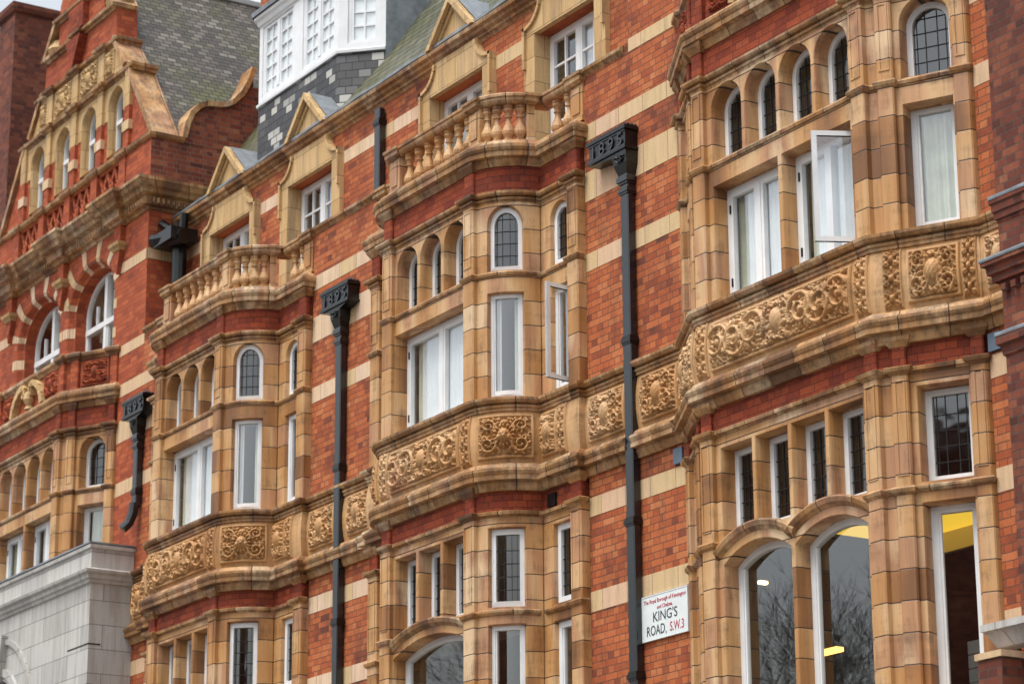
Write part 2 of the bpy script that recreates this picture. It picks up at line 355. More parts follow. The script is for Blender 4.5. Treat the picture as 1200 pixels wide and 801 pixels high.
def panel(mb, fc, s0, s1, z0, z1, ops, d, loft=((0, 0), (.006, -.012), (.014, -.05), (.014, -.24))):
    bp = {s0, s1}
    cv = lambda o: fc.nseg(o.s0, o.s1)
    for o in ops: bp.update(o.ss(curved=cv(o))); 
    if fc.arc is not None: bp.update(s0 + (s1 - s0) * i / 12 for i in range(13))
    bp = sorted(bp); bp = [b for i, b in enumerate(bp) if i == 0 or b - bp[i - 1] > 1e-5]
    for a, b in zip(bp[:-1], bp[1:]):
        m = (a + b) / 2; inn = sorted([o for o in ops if o.s0 < m < o.s1], key=lambda o: o.zb)
        lo = (z0, z0)
        for o in inn + [None]:
            hi = (z1, z1) if o is None else (o.zb, o.zb)
            if hi[0] - lo[0] > 1e-4 or hi[1] - lo[1] > 1e-4:
                mb.face([fc.p(a, d, lo[0]), fc.p(b, d, lo[1]), fc.p(b, d, hi[1]), fc.p(a, d, hi[0])], [(fc.u + a, lo[0]), (fc.u + b, lo[1]), (fc.u + b, hi[1]), (fc.u + a, hi[0])])
            if o is not None: lo = (o.top(a), o.top(b))
    for o in ops:
        rings = [(o.outline(e, cv(o)), d + dd, dd) for e, dd in loft]
        for (A, da, ua), (B, db, ub) in zip(rings[:-1], rings[1:]):
            n = len(A)
            for i in range(n):
                j = (i + 1) % n; v = [fc.p(A[i][0], da, A[i][1]), fc.p(B[i][0], db, B[i][1]), fc.p(B[j][0], db, B[j][1]), fc.p(A[j][0], da, A[j][1])]
                sg = -1 if i == 0 else 1
                u = lambda q, dd: (fc.u + o.s0 + .02 - sg * dd * 1.0, q[1])
                sm = o.kind != 'rect' and 0 < i < n - 2
                mb.face(v, [u(A[i], ua), u(B[i], ub), u(B[j], ub), u(A[j], ua)], sm)

def frame_ring(mb, fc, o, e0, e1, d1, d0, curved=1):
    """flat frame between insets e0 (outer) and e1 (inner), front at d1, inner reveal back to d0"""
    def ring(e): 
        q = o.ss(e, curved=curved); return [(q[0], o.zb + e)] + [(x, max(o.zb + e, o.top(x, e))) for x in q] + [(q[-1], o.zb + e)]
    A, B = ring(e0), ring(e1); n = len(A)
    for i in range(n):
        j = (i + 1) % n
        mb.face([fc.p(*_sd(A[i], d1)), fc.p(*_sd(A[j], d1)), fc.p(*_sd(B[j], d1)), fc.p(*_sd(B[i], d1))])
        mb.face([fc.p(*_sd(B[i], d1)), fc.p(*_sd(B[j], d1)), fc.p(*_sd(B[j], d0)), fc.p(*_sd(B[i], d0))])
        mb.face([fc.p(*_sd(A[j], d1)), fc.p(*_sd(A[i], d1)), fc.p(*_sd(A[i], d0)), fc.p(*_sd(A[j], d0))])
def _sd(p, d): return (p[0], d, p[1])
def pane_mesh(mb, fc, o, e, d, s0=None, s1=None):
    q = [x for x in o.ss(e, curved=max(1, fc.nseg(o.s0, o.s1)))]
    if s0 is not None: q = [s0] + [x for x in q if s0 < x < s1] + [s1]
    for a, b in zip(q[:-1], q[1:]):
        mb.face([fc.p(a, d, o.zb + e), fc.p(b, d, o.zb + e), fc.p(b, d, max(o.zb + e, o.top(b, e))), fc.p(a, d, max(o.zb + e, o.top(a, e)))])

def curtain_mesh(mb, fc, s0, s1, d, z0, z1, amp=.03, pitch=.09):
    n = max(4, int((s1 - s0) / .018)); rows = 1; prev = None
    for i in range(n + 1):
        q = s0 + (s1 - s0) * i / n; dd = d + amp * math.sin(2 * math.pi * q / pitch + .8 * math.sin(q * 9)); cur = (fc.p(q, dd, z0), fc.p(q, dd, z1))
        if prev: mb.face([prev[0], cur[0], cur[1], prev[1]], None, True)
        prev = cur

def window(parent, fc, o, d, style, e=.012, curtain=None, glass='glass', fw=.055, label=None):
    """frame + pane (+ leading, curtain) set at depth d of facet fc"""
    cv = fc.nseg(o.s0, o.s1); m = MB(); frame_ring(m, fc, o, e, e + fw, d, d - .07, cv)
    W = o.s1 - o.s0; c = (o.s0 + o.s1) / 2; a, b = o.s0 + e + fw, o.s1 - e - fw; z0 = o.zb + e + fw; T = lambda q: o.top(q, e + fw)
    if style in ('pair', 'pairopen'):
        m.fbox(fc, c - .035, c + .035, d - .07, d + .012, z0, T(c) - .001)
        for l, r in ((a, c - .035), (c + .035, b)):
            if style == 'pairopen' and l > c: continue
            m.fbox(fc, l, l + .04, d - .05, d + .004, z0, T(c)); m.fbox(fc, r - .04, r, d - .05, d + .004, z0, T(c)); m.fbox(fc, l, r, d - .05, d + .003, z0, z0 + .05); m.fbox(fc, l, r, d - .05, d + .003, T(c) - .045, T(c))
    if style == 'single':
        for q0, q1 in ((a, a + .022), (b - .022, b)): m.fbox(fc, q0, q1, d - .05, d - .012, z0, min(T(q0 + .001), T(q1 - .001)))
        m.fbox(fc, a, b, d - .05, d - .013, z0, z0 + .05)
    if style == 'cottage':            # two leaves with glazing bars
        m.fbox(fc, c - .035, c + .035, d - .07, d + .008, z0, T(c))
        for l, r in ((a, c - .035), (c + .035, b)):
            m.fbox(fc, l, l + .035, d - .05, d + .002, z0, T(c)); m.fbox(fc, r - .035, r, d - .05, d + .002, z0, T(c)); m.fbox(fc, l, r, d - .05, d + .003, T(c) - .04, T(c))
            m.fbox(fc, (l + r) / 2 - .014, (l + r) / 2 + .014, d - .04, d - .006, z0, T(c))
            k = max(2, round((T(c) - z0) / .42))
            for i in range(1, k): zz = z0 + (T(c) - z0) * i / k; m.fbox(fc, l, r, d - .04, d - .008, zz - .014, zz + .014)
    if style == 'cross':              # mullion and transom, upper lights split
        m.fbox(fc, c - .05, c + .05, d - .07, d + .02, z0, T(c) - .01); zt = o.zb + (T(c) - o.zb) * .60
        m.fbox(fc, a, b, d - .07, d + .028, zt - .045, zt + .045)
        for l, r in ((a, c - .05), (c + .05, b)):
            m.fbox(fc, l, l + .035, d - .05, d, z0, zt); m.fbox(fc, r - .035, r, d - .05, d, z0, zt); m.fbox(fc, l, r, d - .05, d + .001, z0, z0 + .06)
            m.fbox(fc, (l + r) / 2 - .014, (l + r) / 2 + .014, d - .05, d - .004, zt, min(T(l + .02), T(r - .02)))
    if style == 'cross1':
        zt = o.zb + (T(c) - o.zb) * .60; m.fbox(fc, a, b, d - .07, d + .02, zt - .035, zt + .035)
        m.fbox(fc, c - .012, c + .012, d - .05, d - .005, zt, T(c) - .005)
    f = m.build('window', MT['white'], parent)
    if style in ('pair', 'pairopen') and o.zt - o.zb > 1:
        for zz in (o.zb + .24, o.zt - .24):
            h = MB(); h.fbox(fc, o.s0 + e + fw - .012, o.s0 + e + fw + .012, d, d + .012, zz - .045, zz + .045); h.build('hinge', MT['iron'], f)
    if label: f['label'] = label
    g = MB(); pane_mesh(g, fc, o, e + fw, d - .035); g.build('pane', MT[glass], f)
    if style == 'lead':
        l = MB(); k = max(2, round((b - a) / .13)); zt = max(T(q) for q in o.ss(e + fw))
        for i in range(k + 1):
            q = a + (b - a) * i / k; wd = .0035
            if 0 < i < k: l.fbox(fc, q - wd, q + wd, d - .036, d - .026, z0, T(q) - .002)
        for off in (.035,):
            l.fbox(fc, a + off - .003, a + off + .003, d - .036, d - .027, z0, T(a + off) - .002); l.fbox(fc, b - off - .003, b - off + .003, d - .036, d - .027, z0, T(b - off) - .002)
        z = z0 + .13
        while z < zt - .04:
            qs = [q for q in np.linspace(a, b, 41) if T(q) > z + .01]
            if len(qs) > 1: l.fbox(fc, qs[0], qs[-1], d - .036, d - .025, z - .0035, z + .0035)
            z += .15
        l.build('leading', MT['came'], f)
    if curtain:
        for (q0, q1, dd, mt) in curtain:
            cm = MB(); curtain_mesh(cm, fc, a + (b - a) * q0, a + (b - a) * q1, d - dd, o.zb - .02, max(o.top(a + .1), o.top(c)) + .05, .010 if mt == 'curtain' else .028, .07 if mt == 'curtain' else .11); cm.build('curtain', MT[mt], f)
    return f

def ressaut(mb, fc, s0, s1, d0, d1, prof):
    """moulding that breaks forward round a pilaster between s0 and s1"""
    pl = [fc.p(s0, d0 - .02, 0)[:2]] + [fc.p(s0 + (s1 - s0) * i / fc.nseg(s0, s1), d1, 0)[:2] for i in range(fc.nseg(s0, s1) + 1)] + [fc.p(s1, d0 - .02, 0)[:2]]
    sweep(mb, pl, prof)

def pilaster(parent, fc, s0, s1, d0, d1, z0, z1, mat='block', sunk=True):
    m = MB(); b = .014
    pl = [fc.p(s0, d0, 0)[:2], fc.p(s0, d1 - b, 0)[:2], fc.p(s0 + b, d1, 0)[:2], fc.p(s1 - b, d1, 0)[:2], fc.p(s1, d1 - b, 0)[:2], fc.p(s1, d0, 0)[:2]]
    sweep(m, pl, [(0, z0), (0, z1)], cap=False, u0=rnd.uniform(0, 2.2), vz=True)
    if sunk and s1 - s0 > .14:
        z0 = 11.40 if z0 > 9 else 7.42        # raised edges of a sunk face panel
        for q0, q1, za, zb in ((s0 + .03, s0 + .05, z0 + .06, z1 - .06), (s1 - .05, s1 - .03, z0 + .06, z1 - .06), (s0 + .05, s1 - .05, z1 - .08, z1 - .06), (s0 + .05, s1 - .05, z0 + .06, z0 + .08)):
            m.fbox(fc, q0, q1, d1 - .01, d1 + .008, za, zb)
    o = m.build('pilaster', MT[mat], parent); return o

# ---- carved relief -------------------------------------------------------------
_rel = {}
def heightmap(kind, W, H, seed):
    key = (kind, round(W, 2), round(H, 2), seed)
    if key in _rel: return _rel[key]
    rg = random.Random(seed); step = .0075; nx, ny = int(W / step) + 1, int(H / step) + 1
    X, Y = np.meshgrid(np.linspace(-W / 2, W / 2, nx), np.linspace(-H / 2, H / 2, ny)); Z = np.zeros_like(X)
    def dab(x, y, rx, ry, h, ang=0.0, pw=.5):
        R_ = max(rx, ry); x0, x1 = int((x - R_ + W / 2) / W * (nx - 1)), int((x + R_ + W / 2) / W * (nx - 1)) + 2; y0, y1 = int((y - R_ + H / 2) / H * (ny - 1)), int((y + R_ + H / 2) / H * (ny - 1)) + 2
        x0, y0 = max(0, x0), max(0, y0)
        if x1 <= x0 or y1 <= y0: return
        xx, yy = X[y0:y1, x0:x1] - x, Y[y0:y1, x0:x1] - y
        if xx.size == 0: return
        c, s = math.cos(ang), math.sin(ang); a = (xx * c + yy * s) / rx; b = (-xx * s + yy * c) / ry
        t = 1 - a * a - b * b; Z[y0:y1, x0:x1] = np.maximum(Z[y0:y1, x0:x1], np.where(t > 0, h * np.power(np.maximum(t, 1e-9), pw), 0))
    def hole(x, y, r, h):
        m = (X - x) ** 2 + (Y - y) ** 2 < r * r; Z[m] = np.minimum(Z[m], h)
    mir = [1, -1]
    def both(fn):
        for s in mir: fn(s)
    def spiral(cx, cy, R0, R1, a0, turns, r0, r1, h, sgn=1, leaf=True):
        n = int(abs(turns) * 40) + 6
        for i in range(n + 1):
            t = i / n; rr = R0 + (R1 - R0) * t; a = a0 + turns * 2 * math.pi * t; r = r0 + (r1 - r0) * t; x, y = cx + rr * math.cos(a), cy + rr * math.sin(a)
            dab(x * sgn, y, r, r, h)
            if leaf and i % 5 == 2 and t < .75:
                L = r * 2.3; o = a + (.0 if turns > 0 else .0); lx, ly = x + math.cos(o) * L * .8, y + math.sin(o) * L * .8
                ta = o + (.6 if turns > 0 else -.6); dab(lx * sgn, ly, L, L * .42, h * .85, ta if sgn > 0 else math.pi - ta)
        dab((cx + R1 * math.cos(a)) * sgn, cy + R1 * math.sin(a), r1 * 1.9, r1 * 1.9, h * 1.15)
    if kind in ('scroll', 'panel', 'mask'):
        k = H / .42
        if kind == 'scroll':
            n = max(1, round(W / 2 / (.36 * k)))
            for s in mir:
                for i in range(n):
                    cx = (.19 * k) + (W / 2 - .22 * k) * (i + .55) / n; up = 1 if i % 2 == 0 else -1
                    spiral(cx, up * .01 * k, .165 * k, .03 * k, math.pi * (1 if up > 0 else 1) + up * .5, -up * 1.6, .026 * k, .012 * k, .055, s)
                    spiral(cx + .15 * k, -up * .09 * k, .075 * k, .02 * k, up * 2.0, up * 1.2, .016 * k, .01 * k, .045, s)
                    for q in range(5): dab(s * cx, up * .01 * k, .05 * k, .016 * k, .05, q * math.pi / 5)
        else:
            for s in mir:
                spiral(W * .27, -H * .19, H * .19, .02, 2.6, 1.5, .022, .010, .052, s)
                spiral(W * .27, H * .23, H * .15, .02, -2.4, -1.5, .018, .009, .045, s)
                spiral(W * .42, 0, H * .10, .015, 3.0, 1.2, .014, .008, .038, s)
        if kind == 'mask':
            dab(0, 0, .075, .095, .085); dab(0, -.015, .012, .03, .10)
            for s in mir: dab(s * .027, .018, .014, .009, .098); dab(s * .055, -.03, .03, .05, .078)
            dab(0, -.05, .024, .008, .096)
            for q in range(16): a = q * 2 * math.pi / 16; dab(.10 * math.cos(a), .115 * math.sin(a), .035, .018, .06, a)
            dab(0, .15, .05, .04, .06)
        else:
            dab(0, 0, .085 * k, .125 * k, .05); dab(0, .01 * k, .06 * k, .095 * k, .075, 0, .35)
            for q in range(18): a = q * 2 * math.pi / 18; dab(.10 * k * math.cos(a), .145 * k * math.sin(a), .03 * k, .016 * k, .055, a + .7)
            for s in mir: spiral(.10 * k, .14 * k, .05 * k, .012, 0, 1.2, .016 * k, .008, .06, s, False); spiral(.10 * k, -.14 * k, .05 * k, .012, 0, -1.2, .016 * k, .008, .06, s, False)
        # small foliage in what is left of the ground
        for i in range(int(W * H * (120 if kind == 'mask' else 340))):
            x, y = rg.uniform(.02, W / 2 - .02), rg.uniform(-H / 2 + .02, H / 2 - .02)
            ix, iy = int((x + W / 2) / W * (nx - 1)), int((y + H / 2) / H * (ny - 1))
            if Z[iy, ix] < .012:
                a = rg.uniform(0, 6.3); L = rg.uniform(.025, .05)
                for s in mir:
                    for j in (-.7, 0, .7): aa = a + j; dab(s * (x + math.cos(aa) * L * .5), y + math.sin(aa) * L * .5, L * .6, L * .22, .034, aa if s > 0 else math.pi - aa)
        # veins / undercut
        Z -= .005 * (np.sin(X * 190 + np.sin(Y * 80) * 2) * np.sin(Y * 170 + X * 40)) * (Z > .02)
    if kind == 'strap':
        n = 3
        for i in range(n):
            y = (i - (n - 1) / 2) * H / n
            dab(0, y, W * .17, H / n * .22, .05)
            for s in mir:
                spiral(W * .22, y + H / n * .27, W * .14, .01, 4.2, 1.2, .012, .008, .038, s, False); spiral(W * .22, y - H / n * .27, W * .14, .01, 2.0, -1.2, .012, .008, .038, s, False)
                dab(s * W * .33, y, .012, H / n * .2, .03)
            dab(0, y + H / n * .5, .013, .03, .032)
        Z = np.maximum(Z, np.where((np.abs(X) > W / 2 - .022) & (np.abs(X) < W / 2 - .004), .018, 0))
    if kind in ('scroll', 'panel', 'mask'):
        ed = np.minimum(W / 2 - np.abs(X), H / 2 - np.abs(Y)); Z = np.where(ed < .034, np.where(ed > .006, .022, 0), np.where(ed < .042, 0.0, Z))
    Z[0, :] = 0; Z[-1, :] = 0; Z[:, 0] = 0; Z[:, -1] = 0
    _rel[key] = Z; return Z

def relief(parent, fc, s0, s1, z0, z1, kind, base, seed=1, mat='relief', amp=1.0, name='relief_panel'):
    W, H = s1 - s0, z1 - z0; Z = heightmap(kind, W, H, seed) * amp * 1.25; ny, nx = Z.shape
    S = np.linspace(s0, s1, nx); ZZ = np.linspace(z0, z1, ny); bs = np.array([base(z) for z in ZZ])[:, None]; D = bs + Z + .002
    S2 = np.broadcast_to(S[None, :], Z.shape); V = np.zeros((ny, nx, 3))
    if fc.arc is None:
        V[..., 0] = fc.a[0] + fc.t[0] * S2 + fc.n[0] * D; V[..., 1] = fc.a[1] + fc.t[1] * S2 + fc.n[1] * D
    else:
        c, f0, f1, r = fc.arc; F = f0 + S2 / r; V[..., 0] = c[0] + (r + D) * np.sin(F); V[..., 1] = c[1] - (r + D) * np.cos(F)
    V[..., 2] = ZZ[:, None]
    idx = np.arange(nx * ny).reshape(ny, nx); q = np.stack([idx[:-1, :-1], idx[:-1, 1:], idx[1:, 1:], idx[1:, :-1]], -1).reshape(-1, 4)
    me = bpy.data.meshes.new(name); me.vertices.add(nx * ny); me.vertices.foreach_set("co", V.reshape(-1))
    me.loops.add(q.size); me.loops.foreach_set("vertex_index", q.reshape(-1)); me.polygons.add(len(q)); me.polygons.foreach_set("loop_start", np.arange(0, q.size, 4)); me.polygons.foreach_set("loop_total", np.full(len(q), 4))
    me.update(calc_edges=True); uv = np.stack([S2 + fc.u + .3, np.broadcast_to(ZZ[:, None], Z.shape)], -1).reshape(-1, 2)[q.reshape(-1)]
    l = me.uv_layers.new(name="UVMap"); l.data.foreach_set("uv", uv.astype(np.float32).ravel()); me.polygons.foreach_set("use_smooth", np.ones(len(q), bool)); me.materials.append(MT[mat]); me.validate()
    return link(name, me, parent)

# ------------------------------------------------------------------ heights and profiles (metres)
A = -.06                                                         # arcade plane behind the pilaster plane
P_LOW = [(-.35, 8.735), (.0, 8.74), (.012, 8.765), (.034, 8.815), (.034, 8.838), (.098, 8.845), (.102, 8.884), (.090, 8.887), (.092, 8.900), (.104, 8.915), (.118, 8.945), (.118, 8.968), (.100, 8.972), (.100, 8.982), (.066, 8.995), (.050, 9.030), (.02, 9.05), (-.02, 9.06)]
def bulge(z): return -.02 + .045 * max(0, 1 - ((z - 9.365) / .335) ** 2)
P_FRIEZE = [(bulge(9.05 + .635 * i / 8), 9.05 + .635 * i / 8) for i in range(9)]
P_SILL = [(-.03, 9.655), (.012, 9.665), (.014, 9.700), (.030, 9.704), (.034, 9.730), (.008, 9.735), (.008, 9.748), (.062, 9.756), (.082, 9.785), (.085, 9.815), (.066, 9.822), (-.32, 9.835)]
P_HEAD = [(-.1, 12.190), (.0, 12.200), (.006, 12.232), (.024, 12.236), (.028, 12.262), (.008, 12.267), (.008, 12.276), (.055, 12.284), (.068, 12.305), (.070, 12.330), (.05, 12.34), (-.1, 12.352)]
P_APRON = [(-.035, 12.33), (-.035, 12.70)]
P_LIP = [(-.1, 12.645), (-.012, 12.65), (.002, 12.68), (.024, 12.715), (.026, 12.738), (.085, 12.746), (.092, 12.790), (.080, 12.794), (.082, 12.806), (.098, 12.820), (.112, 12.850), (.112, 12.880), (.094, 12.886), (.094, 12.896), (.058, 12.912), (.046, 12.945), (.0, 12.97), (-1.2, 12.985)]
P_TRAN = [(-.25, 11.085), (-.15, 11.09), (-.10, 11.115), (-.055, 11.175), (-.035, 11.24), (-.03, 11.285), (-.004, 11.290), (-.004, 11.305), (.02, 11.312), (.028, 11.342), (.012, 11.360), (-.25, 11.372)]
P_TRANCAP = [(-.05, 11.285), (.004, 11.292), (.024, 11.315), (.034, 11.345), (.018, 11.362), (-.05, 11.372)]
P_HEAD2 = [(-.25, 8.305), (-.14, 8.312), (-.09, 8.335), (-.04, 8.385), (-.03, 8.415), (-.006, 8.42), (-.004, 8.445), (.012, 8.449), (.014, 8.461), (.044, 8.468), (.050, 8.500), (.03, 8.512), (-.1, 8.52)]
P_HEAD2CAP = [(-.05, 8.42), (.0, 8.43), (.014, 8.45), (.042, 8.47), (.052, 8.502), (.03, 8.514), (-.05, 8.52)]
P_TRAN2 = [(-.25, 7.205), (-.16, 7.208), (-.10, 7.225), (-.04, 7.27), (-.02, 7.315), (.02, 7.325), (.04, 7.35), (.042, 7.372), (.02, 7.385), (-.25, 7.40)]
P_CAP2 = [(-.05, 7.295), (.004, 7.302), (.026, 7.325), (.036, 7.358), (.02, 7.378), (-.05, 7.39)]
P_RAIL = [(-.16, 13.455), (.0, 13.455), (.02, 13.475), (.03, 13.50), (.03, 13.53), (.045, 13.54), (.045, 13.57), (.02, 13.59), (-.10, 13.60), (-.18, 13.59), (-.205, 13.57), (-.205, 13.54), (-.19, 13.53), (-.19, 13.50), (-.16, 13.455)]
BALU = [(.062, 12.985), (.062, 13.025), (.045, 13.03), (.05, 13.05), (.074, 13.09), (.080, 13.125), (.066, 13.17), (.043, 13.22), (.031, 13.265), (.030, 13.30), (.047, 13.305), (.047, 13.32), (.033, 13.325), (.040, 13.355), (.062, 13.385), (.064, 13.415), (.052, 13.42), (.066, 13.425), (.066, 13.46)]

# ------------------------------------------------------------------ bays
def bow_facets(xc):
    hw, F, S = 1.075, .70, .12
    a0, a1 = R(14), R(80); r = .7275; cx = xc + hw - r * math.sin(a0); cy = -F + r * math.cos(a0)
    cxl = 2 * xc - cx; f = []
    f.append(Facet((xc - 2.41, -S), (xc - 1.615, -S), u=.13)); f.append(Facet(None, arc=((cxl, cy), -a1, -a0, r), u=.41)); f.append(Facet((xc - hw, -F), (xc + hw, -F), u=.77))
    f.append(Facet(None, arc=((cx, cy), a0, a1, r), u=.29)); f.append(Facet((xc + 1.615, -S), (xc + 2.41, -S), u=.53)); return f
def canted_facets(xc):
    F, S = .56, .05
    return [Facet((xc - 2.34, -S), (xc - 1.40, -F), u=.2), Facet((xc - 1.40, -F), (xc + 1.40, -F), u=.6), Facet((xc + 1.40, -F), (xc + 2.34, -S), u=.9)]
def plan_of(fs, back=.06):
    pl = []
    for f in fs: pl += [p for p in f.plan() if not pl or math.hypot(p[0] - pl[-1][0], p[1] - pl[-1][1]) > .004]
    return [(pl[0][0], back)] + pl + [(pl[-1][0], back)]

def bay(root, frieze, fs, kind, variant=0, zlow=4.6):
    pl = plan_of(fs); body = MB(); low = MB()
    info = []
    for i, f in enumerate(fs):
        L = f.L
        if kind == 'bow' and i in (0, 4):
            pil = [(.0, .225)] if i == 0 else [(L - .225, L)]; wn = [(.255, .655)] if i == 0 else [(.14, .54)]
        elif kind == 'bow' and i in (1, 3): pil = []; wn = [(L / 2 - .245, L / 2 + .245)]
        elif kind == 'bow': pil = [(.0, .225), (L - .225, L)]; wn = [(L / 2 + k * .56 - .25, L / 2 + k * .56 + .25) for k in (-1, 0, 1)]
        elif i == 1: pil = [(.0, .20), (L - .20, L)]; wn = [(L / 2 + k * .575 - .262, L / 2 + k * .575 + .262) for k in (-1.5, -.5, .5, 1.5)]
        else:
            pil = [(.0, .15), (.90, L)] if i == 0 else [(.14, .31), (.91, L)]; wn = [(.17, .68)] if i == 0 else [(.37, .88)]
            if i == 0: pil = [(.0, .16), (L - .31, L - .14)]; wn = [(L - .88, L - .37)]
        front = (kind == 'bow' and i == 2) or (kind != 'bow' and i == 1)
        if front and kind == 'bow': big = [(L / 2 - .85, L / 2 + .85)]
        elif front: big = [(L / 2 - 1.12, L / 2 - .028), (L / 2 + .028, L / 2 + 1.12)]
        else: big = wn
        arches = [Op(a, b, 11.372, 11.93, 'arch') for a, b in wn]; mains = [Op(a, b, 9.84, 11.11) for a, b in big]
        lights = [Op(a, b, 7.415, 8.33) for a, b in wn]; bigs = [Op(a, b, 4.9, 7.13, 'seg', .17) if front else Op(a, b, 4.9, 7.225) for a, b in big]
        ea, eb = (0, 0) if kind != 'bow' else {0: (0, .11), 1: (-.04, 0), 2: (0, 0), 3: (0, .04), 4: (-.11, 0)}[i]
        panel(body, f, ea, L + eb, 9.82, 12.30, arches + mains, A); panel(low, f, ea, L + eb, zlow, 8.46, lights + bigs, A)
        info.append((f, pil, front, arches, mains, lights, bigs))
    for (xa, ya), (xb, yb) in ((pl[0], pl[1]), (pl[-1], pl[-2])):
        e = .012 if xa < pl[len(pl) // 2][0] else -.012
        for mb_, za, zb in ((body, 9.83, 12.30), (low, zlow, 8.46)): mb_.box(min(xa + e * .4, xa + e), max(xa + e * .4, xa + e), yb + .006, .30, za, zb)
    bo = body.build('bay_window', MT['block'], root)
    dep = lambda f: .065 if f.arc else (.055 if kind == 'bow' and f is not fs[2] else .17); lo = low.build('bay_window', MT['block'], root)
    # mouldings that follow the arcade plane
    def moving(parent, prof, off, name='moulding', mat='mould', caps=None):
        m = MB(); P2 = []
        for f in fs: P2 += f.plan(off)
        P2 = merge_plan(fs, off); sweep(m, P2, prof)
        if caps:
            for f, pil, *_ in info:
                for s0, s1 in pil: q = MB(); ressaut(q, f, s0, s1, off, 0, caps); q.build('pilaster_cap', MT[mat], parent)
        return m.build(name, MT[mat], parent)
    moving(bo, P_TRAN, A, caps=P_TRANCAP); moving(bo, P_HEAD, A, name='cornice', caps=P_HEAD)
    moving(lo, P_HEAD2, A, name='cornice', caps=P_HEAD2CAP)
    # lower transom, except across the arched front
    for f, pil, front, *_ in info:
        if not front: m = MB(); sweep(m, f.plan(A), P_TRAN2); m.build('transom', MT['mould'], lo)
        for s0, s1 in pil: m = MB(); ressaut(m, f, s0, s1, A, 0, P_CAP2); m.build('pilaster_cap', MT['mould'], lo)
    for f, pil, front, arches, mains, lights, bigs in info:
        for s0, s1 in pil: pilaster(bo, f, s0, s1, A - .02, 0, 9.825, 12.22); pilaster(lo, f, s0, s1, A - .02, 0, zlow, 8.45)
        if front:
            for o in bigs: h = MB(); hood(h, f, o); h.build('hood_mould', MT['mould'], lo)
        for k, o in enumerate(arches): window(root, f, o, A - dep(f), 'lead', .012, None, 'oldglass', .06)
        for k, o in enumerate(mains):
            st = 'pair' if front else 'single'; cu = []
            if kind != 'bow': cu = [(.0, .24, .13, 'drape'), (.2, .50, .07, 'curtain'), (.47, 1, .07, 'curtain')] if front else [(.0, 1.0, .11, 'drape')]
            elif front: cu = [(.0, .14, .13, 'drape'), (.12, .5, .07, 'curtain'), (.47, 1, .07, 'curtain')]
            elif f.arc: cu = [(.80, 1, .10, 'drape'), (.0, .22, .09, 'curtain')]
            opn = (kind != 'bow' and front and k == 1 and variant == 3) or (kind == 'bow' and f is fs[4] and variant == 2)
            if opn and front: st = 'pairopen'
            if opn and not front: cu = [(0, .6, .2, 'curtain')]
            fr = window(root, f, o, A - dep(f), st, .012, cu, 'glass', .045 if f.arc else .06)
            if opn:
                # casement leaf swung outwards on its left or right hinge
                c = (o.s0 + o.s1) / 2
                hs_, W, ang = ((o.s1 - .072), (o.s1 - c - .11), R(96)) if front else ((o.s1 - .05), .36, R(97))
                sgn = -1
                if front: hs_, W, ang = o.s1 - .075, .46, R(62)
                base = f.p(hs_, A - dep(f) + .02, 0); tx, ty = f.t; nx, ny = f.n
                dx = (-tx * math.cos(ang) + nx * math.sin(ang)); dy = (-ty * math.cos(ang) + ny * math.sin(ang))
                lf = Facet((base[0] + dx * W, base[1] + dy * W), (base[0], base[1])); mm = MB(); oo = Op(0, W, o.zb + .07, o.zt - .07); frame_ring(mm, lf, oo, 0, .05, .018, -.018)
                frame_ring(mm, lf, oo, 0, .05, -.018, .018)
                sash = mm.build('open_sash', MT['white'], fr); gg = MB(); pane_mesh(gg, lf, oo, .05, 0); gl = gg.build('open_sash', MT['glass'], fr)
        for o in lights: window(root, f, o, A - dep(f), 'lead', .012, None, 'oldglass', .065)
        for o in bigs: window(root, f, o, A - dep(f), 'single', .012, None, 'glass', .05 if f.arc else .07)
    # brick band under the frieze and brick apron under the lip, with pilaster strips
    m = MB(); sweep(m, merge_plan(fs, -.05), [(0, 8.50), (0, 8.75)]); m.build('brick_band', MT['rubbed'], lo)
    m = MB(); sweep(m, merge_plan(fs, -.05), [(0, 12.33), (0, 12.68)]); m.build('brick_band', MT['rubbed'], bo)
    for par, z0, z1 in ((lo, 8.505, 8.76), (bo, 12.335, 12.70)):
        for f, pil, *_ in info:
            for s0, s1 in pil: pilaster(par, f, s0 + .015, s1 - .015, -.07, -.01, z0, z1, 'rubbed', False)
    m = MB(); sweep(m, merge_plan(fs, -.02), P_LIP)
    for f, pil, *_ in info:
        for s0, s1 in pil: q = MB(); ressaut(q, f, s0, s1, -.06, -.005, [(-.03, 12.63), (.0, 12.635), (.018, 12.665), (.045, 12.705), (.05, 12.74), (-.03, 12.75)]); q.build('bracket', MT['mould'], bo)
    pf = merge_plan(fs, -.3); m.face([(x, y, 12.98) for x, y in pf] )
    m.build('cornice', MT['mould'], bo)
    for f, pil, *_ in info:
        for s0, s1 in pil: m = MB(); ressaut(m, f, s0, s1, -.06, -.005, [(-.03, 8.70), (.0, 8.705), (.018, 8.73), (.045, 8.765), (.05, 8.80), (-.03, 8.81)]); m.build('bracket', MT['mould'], lo)
    # carved frieze panels
    b0 = lambda z: bulge(z)
